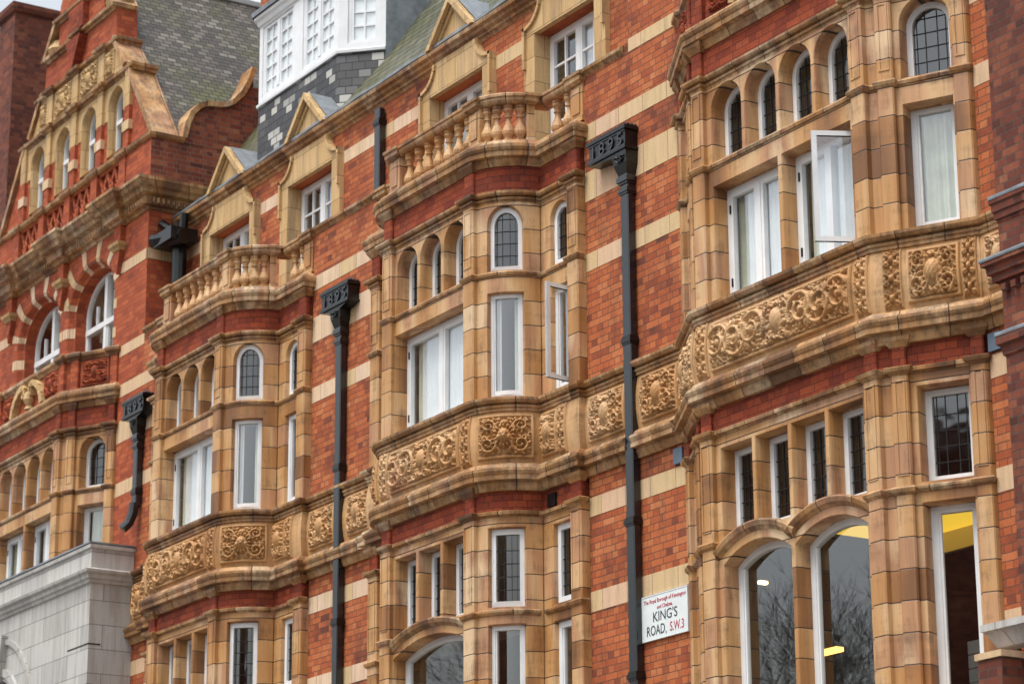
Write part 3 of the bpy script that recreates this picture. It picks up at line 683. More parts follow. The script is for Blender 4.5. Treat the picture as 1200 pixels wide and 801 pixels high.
    for i, (f, pil, front, *_r) in enumerate(info):
        L = f.L; z0, z1 = 9.105, 9.625
        if front:
            relief(frieze, f, .03, .215, 9.075, 9.655, 'strap', b0, 3); relief(frieze, f, L - .215, L - .03, 9.075, 9.655, 'strap', b0, 3)
            relief(frieze, f, .27, L - .27, z0, z1, 'scroll', b0, 11 + variant)
        elif kind == 'bow' and f.arc: relief(frieze, f, .09, L - .09, z0, z1, 'mask', b0, 5)
        elif kind == 'bow':
            if i == 4: relief(frieze, f, .05, .38, z0, z1, 'panel', b0, 8); relief(frieze, f, .39, .55, 9.075, 9.655, 'strap', b0, 4)
            else: relief(frieze, f, L - .38, L - .05, z0, z1, 'panel', b0, 8); relief(frieze, f, L - .55, L - .39, 9.075, 9.655, 'strap', b0, 4)
        else:
            a, b, c_, d_ = (.12, .31, .36, .885) if i == 2 else (L - .31, L - .12, L - .885, L - .36)
            relief(frieze, f, a, b, 9.075, 9.655, 'strap', b0, 4); relief(frieze, f, c_, d_, z0, z1, 'panel', b0, 9)
            a, b = (.90, 1.05) if i == 2 else (L - 1.05, L - .90); relief(frieze, f, a, b, 9.075, 9.655, 'strap', b0, 4)
    return bo, lo, info

def merge_plan(fs, off):
    """plan polyline of the bay offset by off, mitred, with returns to the wall"""
    pl = plan_of(fs); P = [Vector(p) for p in pl]; N = []
    for a, b in zip(P[:-1], P[1:]): t = (b - a).normalized(); N.append(Vector((t.y, -t.x)))
    o = []
    for i in range(len(P)):
        n1 = N[max(i - 1, 0)]; n2 = N[min(i, len(N) - 1)]; o.append(tuple(P[i] + (n1 + n2) / max(1 + n1.dot(n2), .3) * off))
    return o

def hood(mb, f, o):
    prof = [(-.02, -.25), (.0, -.14), (.02, -.07), (.07, -.02), (.085, .01), (.10, .02), (.12, .045), (.165, .06), (.18, .055), (.185, .02), (.195, -.2)]   # (radial, d)
    c, h = (o.s0 + o.s1) / 2, (o.s1 - o.s0) / 2; r = o.rise; Rr = (h * h + r * r) / (2 * r); zc = o.zt + r - Rr; am = math.asin(h / Rr); n = 18; ring = []
    for i in range(n + 1):
        a = -am + 2 * am * i / n; ring.append([f.p(c + (Rr + q) * math.sin(a), A + dd, zc + (Rr + q) * math.cos(a)) for q, dd in prof])
    for i in range(n):
        for j in range(len(prof) - 1):
            u0, u1 = Rr * 2 * am * i / n, Rr * 2 * am * (i + 1) / n; v0, v1 = j * .03, (j + 1) * .03
            mb.face([ring[i][j], ring[i + 1][j], ring[i + 1][j + 1], ring[i][j + 1]], [(u0, v0 + .02), (u1, v0 + .02), (u1, v1 + .02), (u0, v1 + .02)])
    mb.face(ring[0]); mb.face(ring[-1][::-1])

def balustrade(root, fs, info):
    off = -.10; m = MB(); rl = merge_plan(fs, off); sweep(m, rl, P_RAIL)
    for s0f, f in ((0, fs[2]),):
        pass
    peds = []
    for i, f in enumerate(fs):
        L = f.L
        if i == 2: peds += [(f, .0, .245), (f, L - .245, L)]
        if i in (1, 3): peds += [(f, L - .11, L + .0)] if i == 3 else [(f, .0, .11)]
        if i == 4: peds += [(f, L - .25, L - .0)]
        if i == 0: peds += [(f, .0, .25)]
    rail = m.build('balustrade', MT['mould'], root)
    for f, s0, s1 in peds: m = MB(); ressaut(m, f, s0, s1, off - .03, off + .03, [(-.02, 13.44), (.0, 13.445), (.03, 13.475), (.03, 13.525), (.048, 13.54), (.048, 13.575), (-.02, 13.606)]); m.build('pedestal_cap', MT['mould'], rail)
    pm = MB(); sweep(pm, merge_plan(fs, off + .015), [(-.2, 12.975), (0, 12.975), (0, 12.99), (-.2, 12.992)]); pm.build('plinth', MT['mould'], rail)
    for f, s0, s1 in peds:
        m = MB(); m.fbox(f, s0, s1, off - .17, off, 12.98, 13.456); m.fbox(f, s0 - .012, s1 + .012, off - .18, off + .015, 12.98, 13.04)
        if s1 - s0 > .2: m.fbox(f, s0 + .05, s1 - .05, off - .01, off + .014, 13.09, 13.40)
        m.build('pedestal', MT['block'], rail)
    proto = None
    for i, f in enumerate(fs):
        L = f.L; pos = []
        if i == 2: n = 7; pos = [.245 + (L - .49) * (k + .5) / n for k in range(n)]
        elif i in (1, 3): n = 4; pos = [.0 + (L - .11) * (k + .5) / n + (.11 if i == 1 else 0) for k in range(n)]
        elif i == 4: pos = [.10, .31]; pos = [.14, .39]
        else: pos = [L - .14, L - .39]
        for q in pos:
            p = f.p(q, off - .085, 0)
            if proto is None:
                b = MB(); b.lathe(0, 0, BALU, 14); b.box(-.066, .066, -.066, .066, 12.985, 13.022); proto = b.build('baluster', MT['relief'], rail); o = proto
            else:
                o = proto.copy(); COL.objects.link(o); o.parent = rail
            o.location = (p[0], p[1], 0); o['_'] = 0; del o['_']
    return rail

# ------------------------------------------------------------------ walls
def brick_wall(root, rects, mat='brick', y=0, t=.36, name='wall', bands=(), bandmat='cream'):
    m = MB()
    for x0, x1, z0, z1 in rects: m.box(x0, x1, y, y + t, z0, z1)
    o = m.build(name, MT[mat], root)
    for x0, x1, z0, z1 in bands:
        b = MB(); b.box(x0, x1, y - .004, y + .05, z0, z1); b.build('stone_band', MT[bandmat], o)
    return o
BANDS = [(5.93, 6.15), (7.22, 7.445), (8.285, 8.50), (11.13, 11.34), (11.97, 12.32), (12.70, 12.90)]
XB, X1, X2, X3, XL = 6.61, -9.955, -3.35, 3.29, -16.25

def interior(root, x0, x1, floors, y1=4.5, mat='room'):
    m = MB(); m.box(x0, x1, y1, y1 + .1, 0, 15.4)
    for x in (x0, x1 - .1): m.box(x, x + .1, .4, y1, 0, 15.4)
    o = m.build('interior', MT[mat], root)
    for z in floors:
        c = MB(); c.box(x0 + .1, x1 - .1, .03, y1, z, z + .25); c.build('ceiling', MT['ceil'], o)
    return o

def frieze_run(root, plan):
    m = MB(); sweep(m, plan, P_FRIEZE); fr = m.build('frieze', MT['relief'], root)
    m = MB(); sweep(m, plan, P_LOW); m.build('cornice', MT['mould'], root)
    m = MB(); sweep(m, plan, P_SILL); m.build('sill_course', MT['mould'], root)
    return fr

# ---------------- middle house with two bow bays
mid = thing('terraced_house', 'red brick house with two bowed terracotta bays topped by stone balustrades', 'building', (-6.5, 0, 0))
f1, f2 = bow_facets(X1), bow_facets(X2)
plan = [(-13.0, -.035)] + plan_of(f1, -.035) + plan_of(f2, -.035) + [(-.06, -.035)]
fr = frieze_run(mid, plan)
gaps = [(-13.0, X1 - 2.41), (X1 + 2.41, X2 - 2.41), (X2 + 2.41, -.02)]
rects = [(a, b, 4.6, 13.53) for a, b in gaps] + [(X1 - 2.41, X1 + 2.41, 12.7, 13.0), (X2 - 2.41, X2 + 2.41, 12.7, 13.0)]
bands = [(a + (.004 if k else 0), b, z0, z1) for k, (a, b) in enumerate(gaps) for z0, z1 in BANDS]
bands = [(a, b, z0, (z1 if not (k_ == 5) else z1)) for k_, (a, b, z0, z1) in enumerate(bands)]
brick_wall(mid, rects, bands=bands)
MIDBAYS = []
for k, f in enumerate((f1, f2)):
    bo, lo, info = bay(mid, fr, f, 'bow', k + 1); MIDBAYS.append(info); balustrade(mid, f, info)
wallf = lambda a, b: Facet((a, -.035), (b, -.035), u=a % 3)
for a, b in ((X2 + 2.47, -.10), (X1 + 2.47, -6.72), (-6.44, X2 - 2.46), (-13.0, X1 - 2.46)):
    f = wallf(a, b); L = b - a; relief(fr, f, .03, L - .03, 9.10, 9.63, 'panel', bulge, 21)
# attic storey, set back
W_ = .55; at = []; cen = [X1 - 1.20, X1 + 1.33, X2 - 1.27, X2 + 1.28]
att = MB(); fa = Facet((-13.0, W_), (-.12, W_), u=.4)
aops = [Op(c + 13.0 - .66, c + 13.0 + .66, 13.2, 14.82) for c in cen]
panel(att, fa, 0, fa.L, 12.9, 15.4, aops, 0, ((0, 0), (0, -.2)))
aw = att.build('attic_wall', MT['brick'], mid)
edges = [-13.0] + [e for c in cen for e in (c - .89, c + .89)] + [-.12]
for a, b in zip(edges[::2], edges[1::2]):
    m = MB(); m.box(a, b, W_ - .004, W_ + .05, 14.70, 14.885); m.build('stone_band', MT['cream'], aw)
for a, b in gaps: par = MB(); par.box(a, b, 0.002, W_, 13.0, 13.5); par.build('parapet', MT['brick'], mid)
cp = MB()
for a, b in gaps:
    cp = MB(); sweep(cp, [(a, 0), (b - .10 if b > -1 else b, 0)], [(-.05, 13.50), (.0, 13.505), (.02, 13.53), (.05, 13.555), (.055, 13.59), (.03, 13.61), (-.55, 13.64)]); cp.build('coping', MT['mould'], mid)
for k, (c, o) in enumerate(zip(cen, aops)):
    m = MB(); sh, nk = .89, .50
    # pale surround: jambs, lintel panel with concave shoulders
    pts_r = [(.66, 13.2), (.89, 13.2), (.89, 14.95), (.80, 14.955), (.69, 14.99), (.60, 15.07), (.545, 15.16), (.53, 15.26)]
    outer = [(c + x, z) for x, z in pts_r[1:]] ; left = [(2 * c - x, z) for x, z in reversed(outer)]
    m.prism([(c - .66, 14.82), (c + .66, 14.82)] + [(c + .66, 13.2)] + outer + left + [(c - .66, 13.2)], W_ - .07, W_ + .02) if False else None
    for sg in (-1, 1):
        x0, x1 = sorted((c + sg * .657, c + sg * .89)); m.box(x0, x1, W_ - .07, W_ + .2, 13.2, 14.82)
    top = [(c - .89, 14.823), (c + .89, 14.823)] + outer[1:] + left[:-1]
    m.prism(top, W_ - .075, W_ + .02)
    # raised rim following the shoulders
    for sg in (-1, 1):
        rim = [(c + sg * x, z) for x, z in ((.89, 14.4), (.89, 14.95), (.80, 14.955), (.69, 14.99), (.60, 15.07), (.545, 15.16), (.53, 15.24))]
        for (xa, za), (xb, zb) in zip(rim[:-1], rim[1:]):
            n = Vector((zb - za, -(xb - xa))).normalized() * .045 * (1 if sg < 0 else -1)
            q = [(xa, za), (xb, zb), (xb + n.x, zb + n.y), (xa + n.x, za + n.y)]
            m.prism(q if sg < 0 else q[::-1], W_ - .11, W_ - .07)
    sr = m.build('window_surround', MT['tan'], mid)
    window(mid, fa, o, -.15, 'cottage', .01, [(.45, 1, .09, 'curtain')], 'glass', .06)
# eaves cornice and lead gutter
m = MB(); P_EAVE = [(-.05, 15.20), (.0, 15.205), (.02, 15.235), (.05, 15.25), (.055, 15.28), (.10, 15.305), (.11, 15.34), (.155, 15.36), (.165, 15.40), (.14, 15.425), (-.3, 15.44)]
sweep(m, [(-13.0, W_), (-.12, W_)], P_EAVE); m.build('cornice', MT['mould'], mid)
g = MB(); prof = [(.12, 15.425), (.15, 15.44), (.15, 15.475), (.11, 15.50), (.03, 15.52), (-.1, 15.60), (-.2, 15.68)]
pts = [(-13.0 + i * .46, W_ + .012 * math.sin(i * 2.3)) for i in range(29)]; pts[-1] = (-.12, W_)
sweep(g, pts, prof); g.build('lead_gutter', MT['lead'], mid)
rf = MB(); k = 1.45
rf.face([(-13.0, W_ + .12, 15.58), (-.12, W_ + .12, 15.58), (-.12, W_ + 3.4, 15.58 + 3.28 * k), (-13.0, W_ + 3.4, 15.58 + 3.28 * k)])
rf.face([(-13.0, W_ + 3.4, 15.58 + 3.28 * k), (-.12, W_ + 3.4, 15.58 + 3.28 * k), (-.12, 9, 15.6), (-13, 9, 15.6)])
roof = rf.build('roof', MT['mossslate'], mid)
for c in cen:                                                      # small gablets on the eaves
    m = MB(); m.prism([(c - .50, 15.42), (c + .50, 15.42), (c, 15.93)], W_ - .09, W_ + .25)
    for sg in (-1, 1):
        q = [(c, 15.90), (c, 16.02), (c - sg * -.60, 15.42), (c + sg * .50, 15.42)]
        q = [(c + sg * .50, 15.425), (c + sg * .60, 15.425), (c, 16.03), (c, 15.93)]
        m.prism(q if sg > 0 else q[::-1], W_ - .19, W_ + .25)
        q2 = [(c + sg * .40, 15.44), (c + sg * .47, 15.44), (c, 15.91), (c, 15.84)]; m.prism(q2 if sg > 0 else q2[::-1], W_ - .12, W_ - .08)
    gb = m.build('gablet', MT['tan'], mid)
    l = MB()
    for sg in (-1, 1):
        q = [(c + sg * .02, 16.035), (c + sg * .66, 15.395)]
        l.face([(q[0][0], W_ - .10, q[0][1]), (q[1][0], W_ - .10, q[1][1]), (q[1][0], W_ + .9, q[1][1] + .02), (q[0][0], W_ + .9, q[0][1])][::sg])
    l.build('lead_flashing', MT['lead'], gb)
# white dormer, slate hung below
dx0, dx1, dy, dz0, dz1, ch = -10.92, -8.42, .80, 16.67, 18.02, .50
dp = [(dx0 - .5, dy + .5), (dx0, dy), (dx1, dy), (dx1 + ch, dy + ch)]
m = MB(); sweep(m, dp, [(0, 15.55), (0, dz0)]); m.build('slate_hanging', MT['patchslate'], mid)
dm = MB(); dfs = [Facet(a, b, u=.3) for a, b in zip(dp[:-1], dp[1:])]
dops = [[Op(.12, dfs[0].L - .10, dz0 + .10, dz1 - .12)], [Op(.10, 1.10, dz0 + .10, dz1 - .10), Op(1.40, 2.40, dz0 + .10, dz1 - .10)], [Op(.14, dfs[2].L - .08, dz0 + .12, dz1 - .05)]]
for f, ops in zip(dfs, dops): panel(dm, f, 0, f.L, dz0, dz1, ops, 0, ((0, 0), (0, -.06)))
sweep(dm, dp, [(-.02, dz0 - .03), (.03, dz0 - .03), (.035, dz0 + .01), (.0, dz0 + .035)]); sweep(dm, dp, [(0, dz1 - .08), (.03, dz1 - .06), (.05, dz1), (.09, dz1 + .03), (.09, dz1 + .08), (-.1, dz1 + .09)])
do = dm.build('dormer', MT['white'], mid)
for f, ops in zip(dfs, dops):
    for o in ops:
        mm = MB(); frame_ring(mm, f, o, 0, .05, -.02, -.08); c = (o.s0 + o.s1) / 2
        leaves = [(o.s0 + .05, c - .04), (c + .04, o.s1 - .05)] if o.s1 - o.s0 > .7 else [(o.s0 + .05, o.s1 - .05)]
        if len(leaves) > 1: mm.fbox(f, c - .04, c + .04, -.08, -.01, o.zb + .05, o.zt - .05)
        for l, r in leaves:
            mm.fbox(f, l, l + .035, -.07, -.025, o.zb + .05, o.zt - .05); mm.fbox(f, r - .035, r, -.07, -.025, o.zb + .05, o.zt - .05)
            mm.fbox(f, (l + r) / 2 - .012, (l + r) / 2 + .012, -.07, -.035, o.zb + .05, o.zt - .05)
            for i in range(1, 5): z = o.zb + .05 + (o.zt - o.zb - .1) * i / 5; mm.fbox(f, l, r, -.07, -.036, z - .011, z + .011)
        wf = mm.build('window', MT['white'], do); gg = MB(); pane_mesh(gg, f, o, .05, -.055); gg.build('pane', MT['glass'], wf)
        cm = MB(); curtain_mesh(cm, f, o.s0 + .05, o.s1 - .05, -.064, o.zb, o.zt, .002, .12); cm.build('blind', MT['blind'], wf)
dr = MB(); xr = dx1 + ch
sweep(dr, dp, [(.12, dz1 + .08), (.13, dz1 + .15), (.10, dz1 + .18), (-.5, dz1 + .24)])
dr.face([(dx0 - .5, dy + .5, dz1 + .2), (dx0, dy + .3, dz1 + .22), (dx1, dy + .3, dz1 + .22), (xr, dy + .5, dz1 + .2), (xr, 3.2, dz1 + .3), (dx0 - .5, 3.2, dz1 + .3)])
dr.face([(xr, dy + ch, 15.7), (xr, dy + 2.2, 15.7), (xr, dy + 2.2, dz1 + .25), (xr, dy + ch, dz1 + .25)]); dr.build('dormer_roof', MT['lead'], mid)
m = MB(); m.box(-12.9, -12.05, 1.79, 3.3, 15, 21.6); m.box(-12.95, -12.0, 1.72, 3.36, 21.6, 21.8); m.build('chimney', MT['brick'], mid)
m = MB(); m.box(-12.98, -.02, -.78, .3, 0, 4.58); sweep(m, [(-12.98, -.78), (-.02, -.78)], [(0, 4.2), (.1, 4.35), (.16, 4.5), (.16, 4.6), (-.8, 4.66)]); m.build('shopfront', MT['tan'], mid)
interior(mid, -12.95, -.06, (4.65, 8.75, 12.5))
v = MB(); v.box(X2 + 1.70, X2 + 1.86, -.10, .0, 8.53, 8.68); v.build('air_vent', MT['iron'], mid)

# ---------------- right house with canted bay
rh = thing('terraced_house', 'red brick house at the right with a canted terracotta bay and tall arched windows', 'building', (3.3, 0, 0))
f3 = canted_facets(X3); plan = [(.06, -.035)] + plan_of(f3, -.035) + [(6.12, -.035)]
fr3 = frieze_run(rh, plan)
gaps3 = [(-.02, X3 - 2.34), (X3 + 2.34, 6.3)]
b3 = [(a + (.004 if a > 1 else .0), b, z0, z1) for a, b in ((-.02, X3 - 2.34), (X3 + 2.34, 5.89)) for z0, z1 in BANDS + [(13.50, 13.66), (14.70, 14.885)]]
brick_wall(rh, [(a, b, 4.6, 16) for a, b in gaps3] + [(X3 - 2.34, X3 + 2.34, 12.7, 13.0)], bands=b3)
bo3, lo3, info3 = bay(rh, fr3, f3, 'canted', 3)
f = wallf(.13, X3 - 2.40); relief(fr3, f, .03, f.L - .03, 9.10, 9.63, 'panel', bulge, 22)
f = wallf(X3 + 2.40, 6.08); relief(fr3, f, .03, .45, 9.10, 9.63, 'panel', bulge, 22)
def canted_apron(root, fs, info, mat='rubbed', scroll=True):
    m = MB(); sweep(m, merge_plan(fs, -.09), [(0, 12.97), (0, 13.47)]); ap = m.build('apron', MT[mat], root)
    m = MB(); sweep(m, merge_plan(fs, -.07), [(-.05, 13.42), (.0, 13.43), (.02, 13.46), (.06, 13.49), (.065, 13.53), (.04, 13.555), (-.4, 13.575)])
    m.build('coping', MT['mould'], ap)
    for f, pil, *_ in info:
        for s0, s1 in pil: m = MB(); ressaut(m, f, s0, s1, -.1, -.03, [(-.05, 13.42), (.0, 13.43), (.02, 13.46), (.06, 13.49), (.065, 13.53), (.04, 13.56), (-.05, 13.57)]); m.build('pilaster_cap', MT['mould'], ap)
    for i, (f, pil, front, *_r) in enumerate(info):
        for s0, s1 in pil: pilaster(ap, f, s0 + .01, s1 - .01, -.12, -.03, 12.96, 13.44, mat, False)
        if front:
            for a, b in ((.26, .85), (f.L - .85, f.L - .26)): relief(ap, f, a, b, 13.0, 13.42, 'panel', lambda z: -.09, 31, mat)
        else:
            a, b = (.34, .88) if i == 2 else (f.L - .88, f.L - .34); relief(ap, f, a, b, 13.0, 13.42, 'panel', lambda z: -.09, 31, mat)
    if scroll:
        f = info[1][0]; c = f.L / 2; m = MB()
        for sg in (-1, 1):
            pts = [(c + sg * q, zz) for q, zz in ((.62, 12.97), (.58, 13.12), (.48, 13.26), (.34, 13.36), (.20, 13.40), (.12, 13.34), (.13, 13.26), (.19, 13.25))]
            for (sa, za), (sb, zb) in zip(pts[:-1], pts[1:]):
                t = Vector((sb - sa, zb - za)).normalized(); n = Vector((-t.y, t.x)) * .05
                q = [(sa - n.x, za - n.y), (sb - n.x, zb - n.y), (sb + n.x, zb + n.y), (sa + n.x, za + n.y)]
                Pf = [f.p(s_, .02, z_) for s_, z_ in q]; Pb = [f.p(s_, -.12, z_) for s_, z_ in q]
                m.face(Pf if sg < 0 else Pf[::-1])
                for i in range(4): j = (i + 1) % 4; m.face([Pf[j], Pf[i], Pb[i], Pb[j]])
        m.lathe(*f.p(c, -.06, 0)[:2], [(.02, 12.98), (.10, 13.0), (.06, 13.06), (.11, 13.16), (.10, 13.25), (.03, 13.32), (.05, 13.36), (.0, 13.41)], 12); m.build('scroll_pediment', MT['tan'], ap)
    return ap
canted_apron(rh, f3, info3)
fu = Facet((X3 - 2.34, 0), (X3 + 2.34, 0), u=.2); up = MB(); uo = [Op(fu.L / 2 + k - .96, fu.L / 2 + k + .96, 13.1, 14.55, 'ell', .74) for k in (-1.07, 1.07)]
panel(up, fu, 0, fu.L, 13.0, 16.0, uo, 0, ((0, 0), (.05, -.02), (.10, -.10), (.20, -.12), (.24, -.26))); up.build('upper_wall', MT['brick'], rh)
for o in uo: window(rh, fu, o, -.24, 'cross', .24, [(.62, 1, .2, 'drape')], 'glass', .055)
m = MB(); m.box(-.0, 6.3, -.78, .3, 0, 4.58); sweep(m, [(0, -.78), (6.3, -.78)], [(0, 4.2), (.1, 4.35), (.16, 4.5), (.16, 4.6), (-.8, 4.66)]); m.build('shopfront', MT['tan'], rh)
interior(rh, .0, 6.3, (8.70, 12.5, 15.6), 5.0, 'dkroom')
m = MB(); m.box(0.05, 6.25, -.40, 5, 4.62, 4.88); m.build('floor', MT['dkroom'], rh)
m = MB(); m.box(.12, 6.2, .42, 4.95, 7.73, 7.80); m.build('ceiling', MT['dkroom'], rh)  # dark slab added over the glowing sheet to block its upward light
rr = MB(); rr.box(-.1, 6.3, .0, 9, 16, 16.3); rr.build('roof', MT['lead'], rh)
v = MB(); v.box(.70, .86, -.03, .0, 8.53, 8.70); v.build('air_vent', MT['vent'], rh)
v = MB(); v.box(X3 + 2.36, X3 + 2.52, -.03, .0, 8.53, 8.70); v.build('air_vent', MT['vent'], rh)

# ---------------- left gabled house
lh = thing('gabled_house', 'gabled red brick house with striped round arches and steep grey slate roof', 'building', (XL, 0, 0))
fL = canted_facets(XL); X0, XE = -19.5, -13.0
frL = frieze_run(lh, [(X0, -.03)] + plan_of(fL, -.03) + [(XE, -.03)])
gl_ = [(X0, XL - 2.34), (XL + 2.34, XE)]
LB = BANDS + [(13.36, 13.53), (14.73, 14.90)]
wl = MB()
for a, b in gl_: wl.box(a, b, 0, .36, 0, 13.0)
wl.box(XL - 2.34, XL + 2.34, 0.002, .36, 12.7, 13.0)
fw = Facet((X0, 0), (XE, 0), u=.0); big2 = [Op(x - X0 - .96, x - X0 + .96, 13.1, 14.55, 'ell', .74) for x in (XL - 1.04, XL + 1.10)]
panel(wl, fw, 0, fw.L, 13.0, 15.55, big2, 0, ((0, 0), (.05, -.02), (.10, -.10), (.14, -.12), (.16, -.34)))
wl.box(XE - .36, XE - .002, 0.002, 3.0, 13.0, 15.6)
ow = wl.build('wall', MT['orange'], lh)
for z0, z1 in LB:
    for a, b in gl_:
        if z0 < 12.5 or True:
            xb = b if z0 < 13.4 or b < -14 else b
            mm = MB(); mm.box(a + (.004 if a > X0 else 0), b, -.004, .05, z0, z1)
            if b == XE and z0 > 14: mm.box(XE - .03, XE + .004, -.004, .60, z0, z1)
            mm.build('stone_band', MT['cream'], ow)
for o in big2:                                                     # cream stripes in arch and jambs
    c, h = (o.s0 + o.s1) / 2, (o.s1 - o.s0) / 2
    for i in range(1, 12, 1):
        if i % 2 == 0: continue
        a0, a1 = math.pi * (i - .28) / 12, math.pi * (i + .28) / 12
        def P(a, e, d): return fw.p(c - (h - e) * math.cos(a), d, o.zt + (o.rise - e) * math.sin(a))
        lay = [(-.36, .004), (.0, .004), (.052, -.016), (.104, -.096), (.14, -.116)]
        vz = MB()
        for (e0, d0), (e1, d1) in zip(lay[:-1], lay[1:]): vz.face([P(a0, e0, d0), P(a0, e1, d1 + .004), P(a1, e1, d1 + .004), P(a1, e0, d0)][::-1])
        vz.build('stone_voussoir', MT['cream'], lh)
    for z0 in (13.75, 14.22):
        for sg in (-1, 1):
            s_ = c + sg * h; 
            vz = MB(); lay = [(-.10, .004), (.004, .004), (.054, -.016), (.104, -.096), (.14, -.116)]
            for (e0, d0), (e1, d1) in zip(lay[:-1], lay[1:]):
                q = [fw.p(s_ - sg * e0, d0, z0), fw.p(s_ - sg * e1, d1 + .003, z0), fw.p(s_ - sg * e1, d1 + .003, z0 + .16), fw.p(s_ - sg * e0, d0, z0 + .16)]; vz.face(q[::-sg])
            vz.build('stone_block', MT['cream'], lh)
for o in big2: window(lh, fw, o, -.29, 'cross', .16, [(.62, 1, .2, 'drape')], 'glass', .055)
boL, loL, infoL = bay(lh, frL, fL, 'canted', 4); canted_apron(lh, fL, infoL, 'orange')
# corbels and main cornice
for x in (XL - 2.17, XL + .03, XL + 2.27):
    m = MB(); sweep(m, [(x - .13, .0), (x - .13, -.10), (x + .13, -.10), (x + .13, 0)], [(-.06, 15.08), (.0, 15.10), (.02, 15.14), (.05, 15.17), (.06, 15.22), (-.05, 15.24)]); m.build('corbel', MT['tan'], lh)
for x in (XL - 2.17, XL + .03, XL + 2.27):
    m = MB(); m.box(x - .12, x + .12, -.09, 0, 15.23, 15.56); m.prism([(x, 14.72), (x + .12, 15.1), (x - .12, 15.1)], -.085, 0); m.build('pilaster', MT['orange'], lh)
cpl = [(X0 - .05, 0)]
for x in (XL - 2.17, XL + .03, XL + 2.27): cpl += [(x - .2, 0), (x - .2, -.10), (x + .2, -.10), (x + .2, 0)]
cpl += [(XE, 0), (XE, 1.3)]
m = MB(); sweep(m, cpl, [(-.05, 15.50), (.02, 15.52), (.035, 15.56), (.10, 15.58), (.12, 15.70), (.20, 15.73), (.22, 15.79), (.27, 15.82), (.30, 15.88), (.32, 15.90), (.32, 15.95), (.26, 15.97), (-.1, 16.03)])
co = m.build('cornice', MT['mould'], lh)
m = MB()
for i in range(74):
    x = X0 + .05 + i * .088
    if x < XE: m.lathe(x, -.105, [(.0, 15.585), (.030, 15.60), (.038, 15.64), (.034, 15.68), (.0, 15.70)], 6)
for i in range(13): m.lathe(XE + .105, .02 + i * .088, [(.0, 15.585), (.030, 15.60), (.038, 15.64), (.034, 15.68), (.0, 15.70)], 6)
m.build('egg_moulding', MT['mould'], co)
# parapet stage with lattice panels, then gable
par = MB(); par.box(X0, XE, .12, .4, 15.9, 16.75)
px = [XL - 2.17, XL - 1.09, XL + .0, XL + 1.09, XL + 2.20]
for x in px: par.box(x - .12, x + .12, -.02, .12, 16.0, 16.72)
par.box(XL + 2.32, XE, 0.0, .12, 15.95, 16.72); par.box(X0, XL - 2.3, .0, .12, 15.95, 16.72)
par.box(XE - .36, XE, .12, 2.6, 15.6, 16.72)
pw = par.build('parapet', MT['orange'], lh)
lat = MB()
for a, b in zip(px[:-1], px[1:]):
    x0, x1, z0, z1 = a + .13, b - .13, 16.08, 16.66; n = 3; ww = (x1 - x0) / n
    for i in range(n):
        for sg in (-1, 1):
            xa, xb = x0 + i * ww, x0 + (i + 1) * ww
            if sg < 0: xa, xb = xb, xa
            t = Vector((xb - xa, z1 - z0)).normalized(); nn = Vector((-t.y, t.x)) * .03
            q = [(xa + nn.x, z0 + nn.y), (xa - nn.x, z0 - nn.y), (xb - nn.x, z1 - nn.y), (xb + nn.x, z1 + nn.y)]; lat.prism(q, .03 + .004 * (sg > 0), .13)
    for i in range(n):
        rc = [(x0 + (i + .5) * ww + .085 * math.cos(2 * math.pi * j / 12), .05, (z0 + z1) / 2 + .10 * math.sin(2 * math.pi * j / 12)) for j in range(13)]; lat.tube(rc, .026, 6, False)
    lat.box(x0, x1, .028, .13, z0 - .06, z0); lat.box(x0, x1, .028, .13, z1, z1 + .05)
lat.build('lattice', MT['orange'], pw)
m = MB(); cp2 = [(X0, .0)]
for x in px: cp2 += [(x - .15, 0), (x - .15, -.03), (x + .15, -.03), (x + .15, 0)]
cp2 += [(XE, 0), (XE, .55)]
sweep(m, cp2, [(-.05, 16.70), (.02, 16.71), (.05, 16.74), (.06, 16.79), (.03, 16.81), (-.3, 16.83)]); m.build('coping', MT['mould'], lh)
XG = XL - .05; gab = MB(); gz = [(16.8, 3.2), (18.30, 2.14), (18.36, 2.14), (18.98, 1.74), (19.55, 1.40), (19.6, 1.40), (20.5, 1.0), (20.6, .9), (21.3, .55)]
gops_x = [XG + (i - 1.5) * 1.08 for i in range(4)]
fg = Facet((X0 - .5, .12), (XE + .5, .12), u=.1)
def gw(z):
    for (za, wa), (zb, wb) in zip(gz[:-1], gz[1:]):
        if za <= z <= zb: return wa + (wb - wa) * (z - za) / (zb - za)
    return .4
gops = [Op(x - (X0 - .5) - .30, x - (X0 - .5) + .30, 16.86, 17.85, 'arch') for x in gops_x]
sA, sB = XG - 2.16 - (X0 - .5), XG + 2.16 - (X0 - .5)
panel(gab, fg, sA, sB, 16.8, 18.25, gops, 0, ((0, 0), (.005, -.04), (.01, -.10), (.01, -.2)))
for sg in (-1, 1):
    xa, xb = XG + sg * 2.16, XG + sg * 3.2; q = [(xa, 16.8), (xb, 16.8), (xa, 18.3)]; gab.prism(q if sg > 0 else [q[1], q[0], q[2]], .12, .5)
gab.box(XG - 2.14, XG + 2.14, .125, .5, 18.25, 18.35)
q = [(XG - 1.98, 18.3), (XG + 1.98, 18.3), (XG + 1.50, 19.0), (XG + 1.46, 19.6), (XG + .95, 19.65), (XG + .95, 20.5), (XG + .5, 21.3), (XG - .5, 21.3), (XG - .95, 20.5), (XG - .95, 19.65), (XG - 1.46, 19.6), (XG - 1.50, 19.0)]
gab.prism(q, .13, .5); go = gab.build('gable', MT['orange'], lh)
for o in gops: window(lh, fg, o, -.13, 'cross1', .02, None, 'glass', .05)
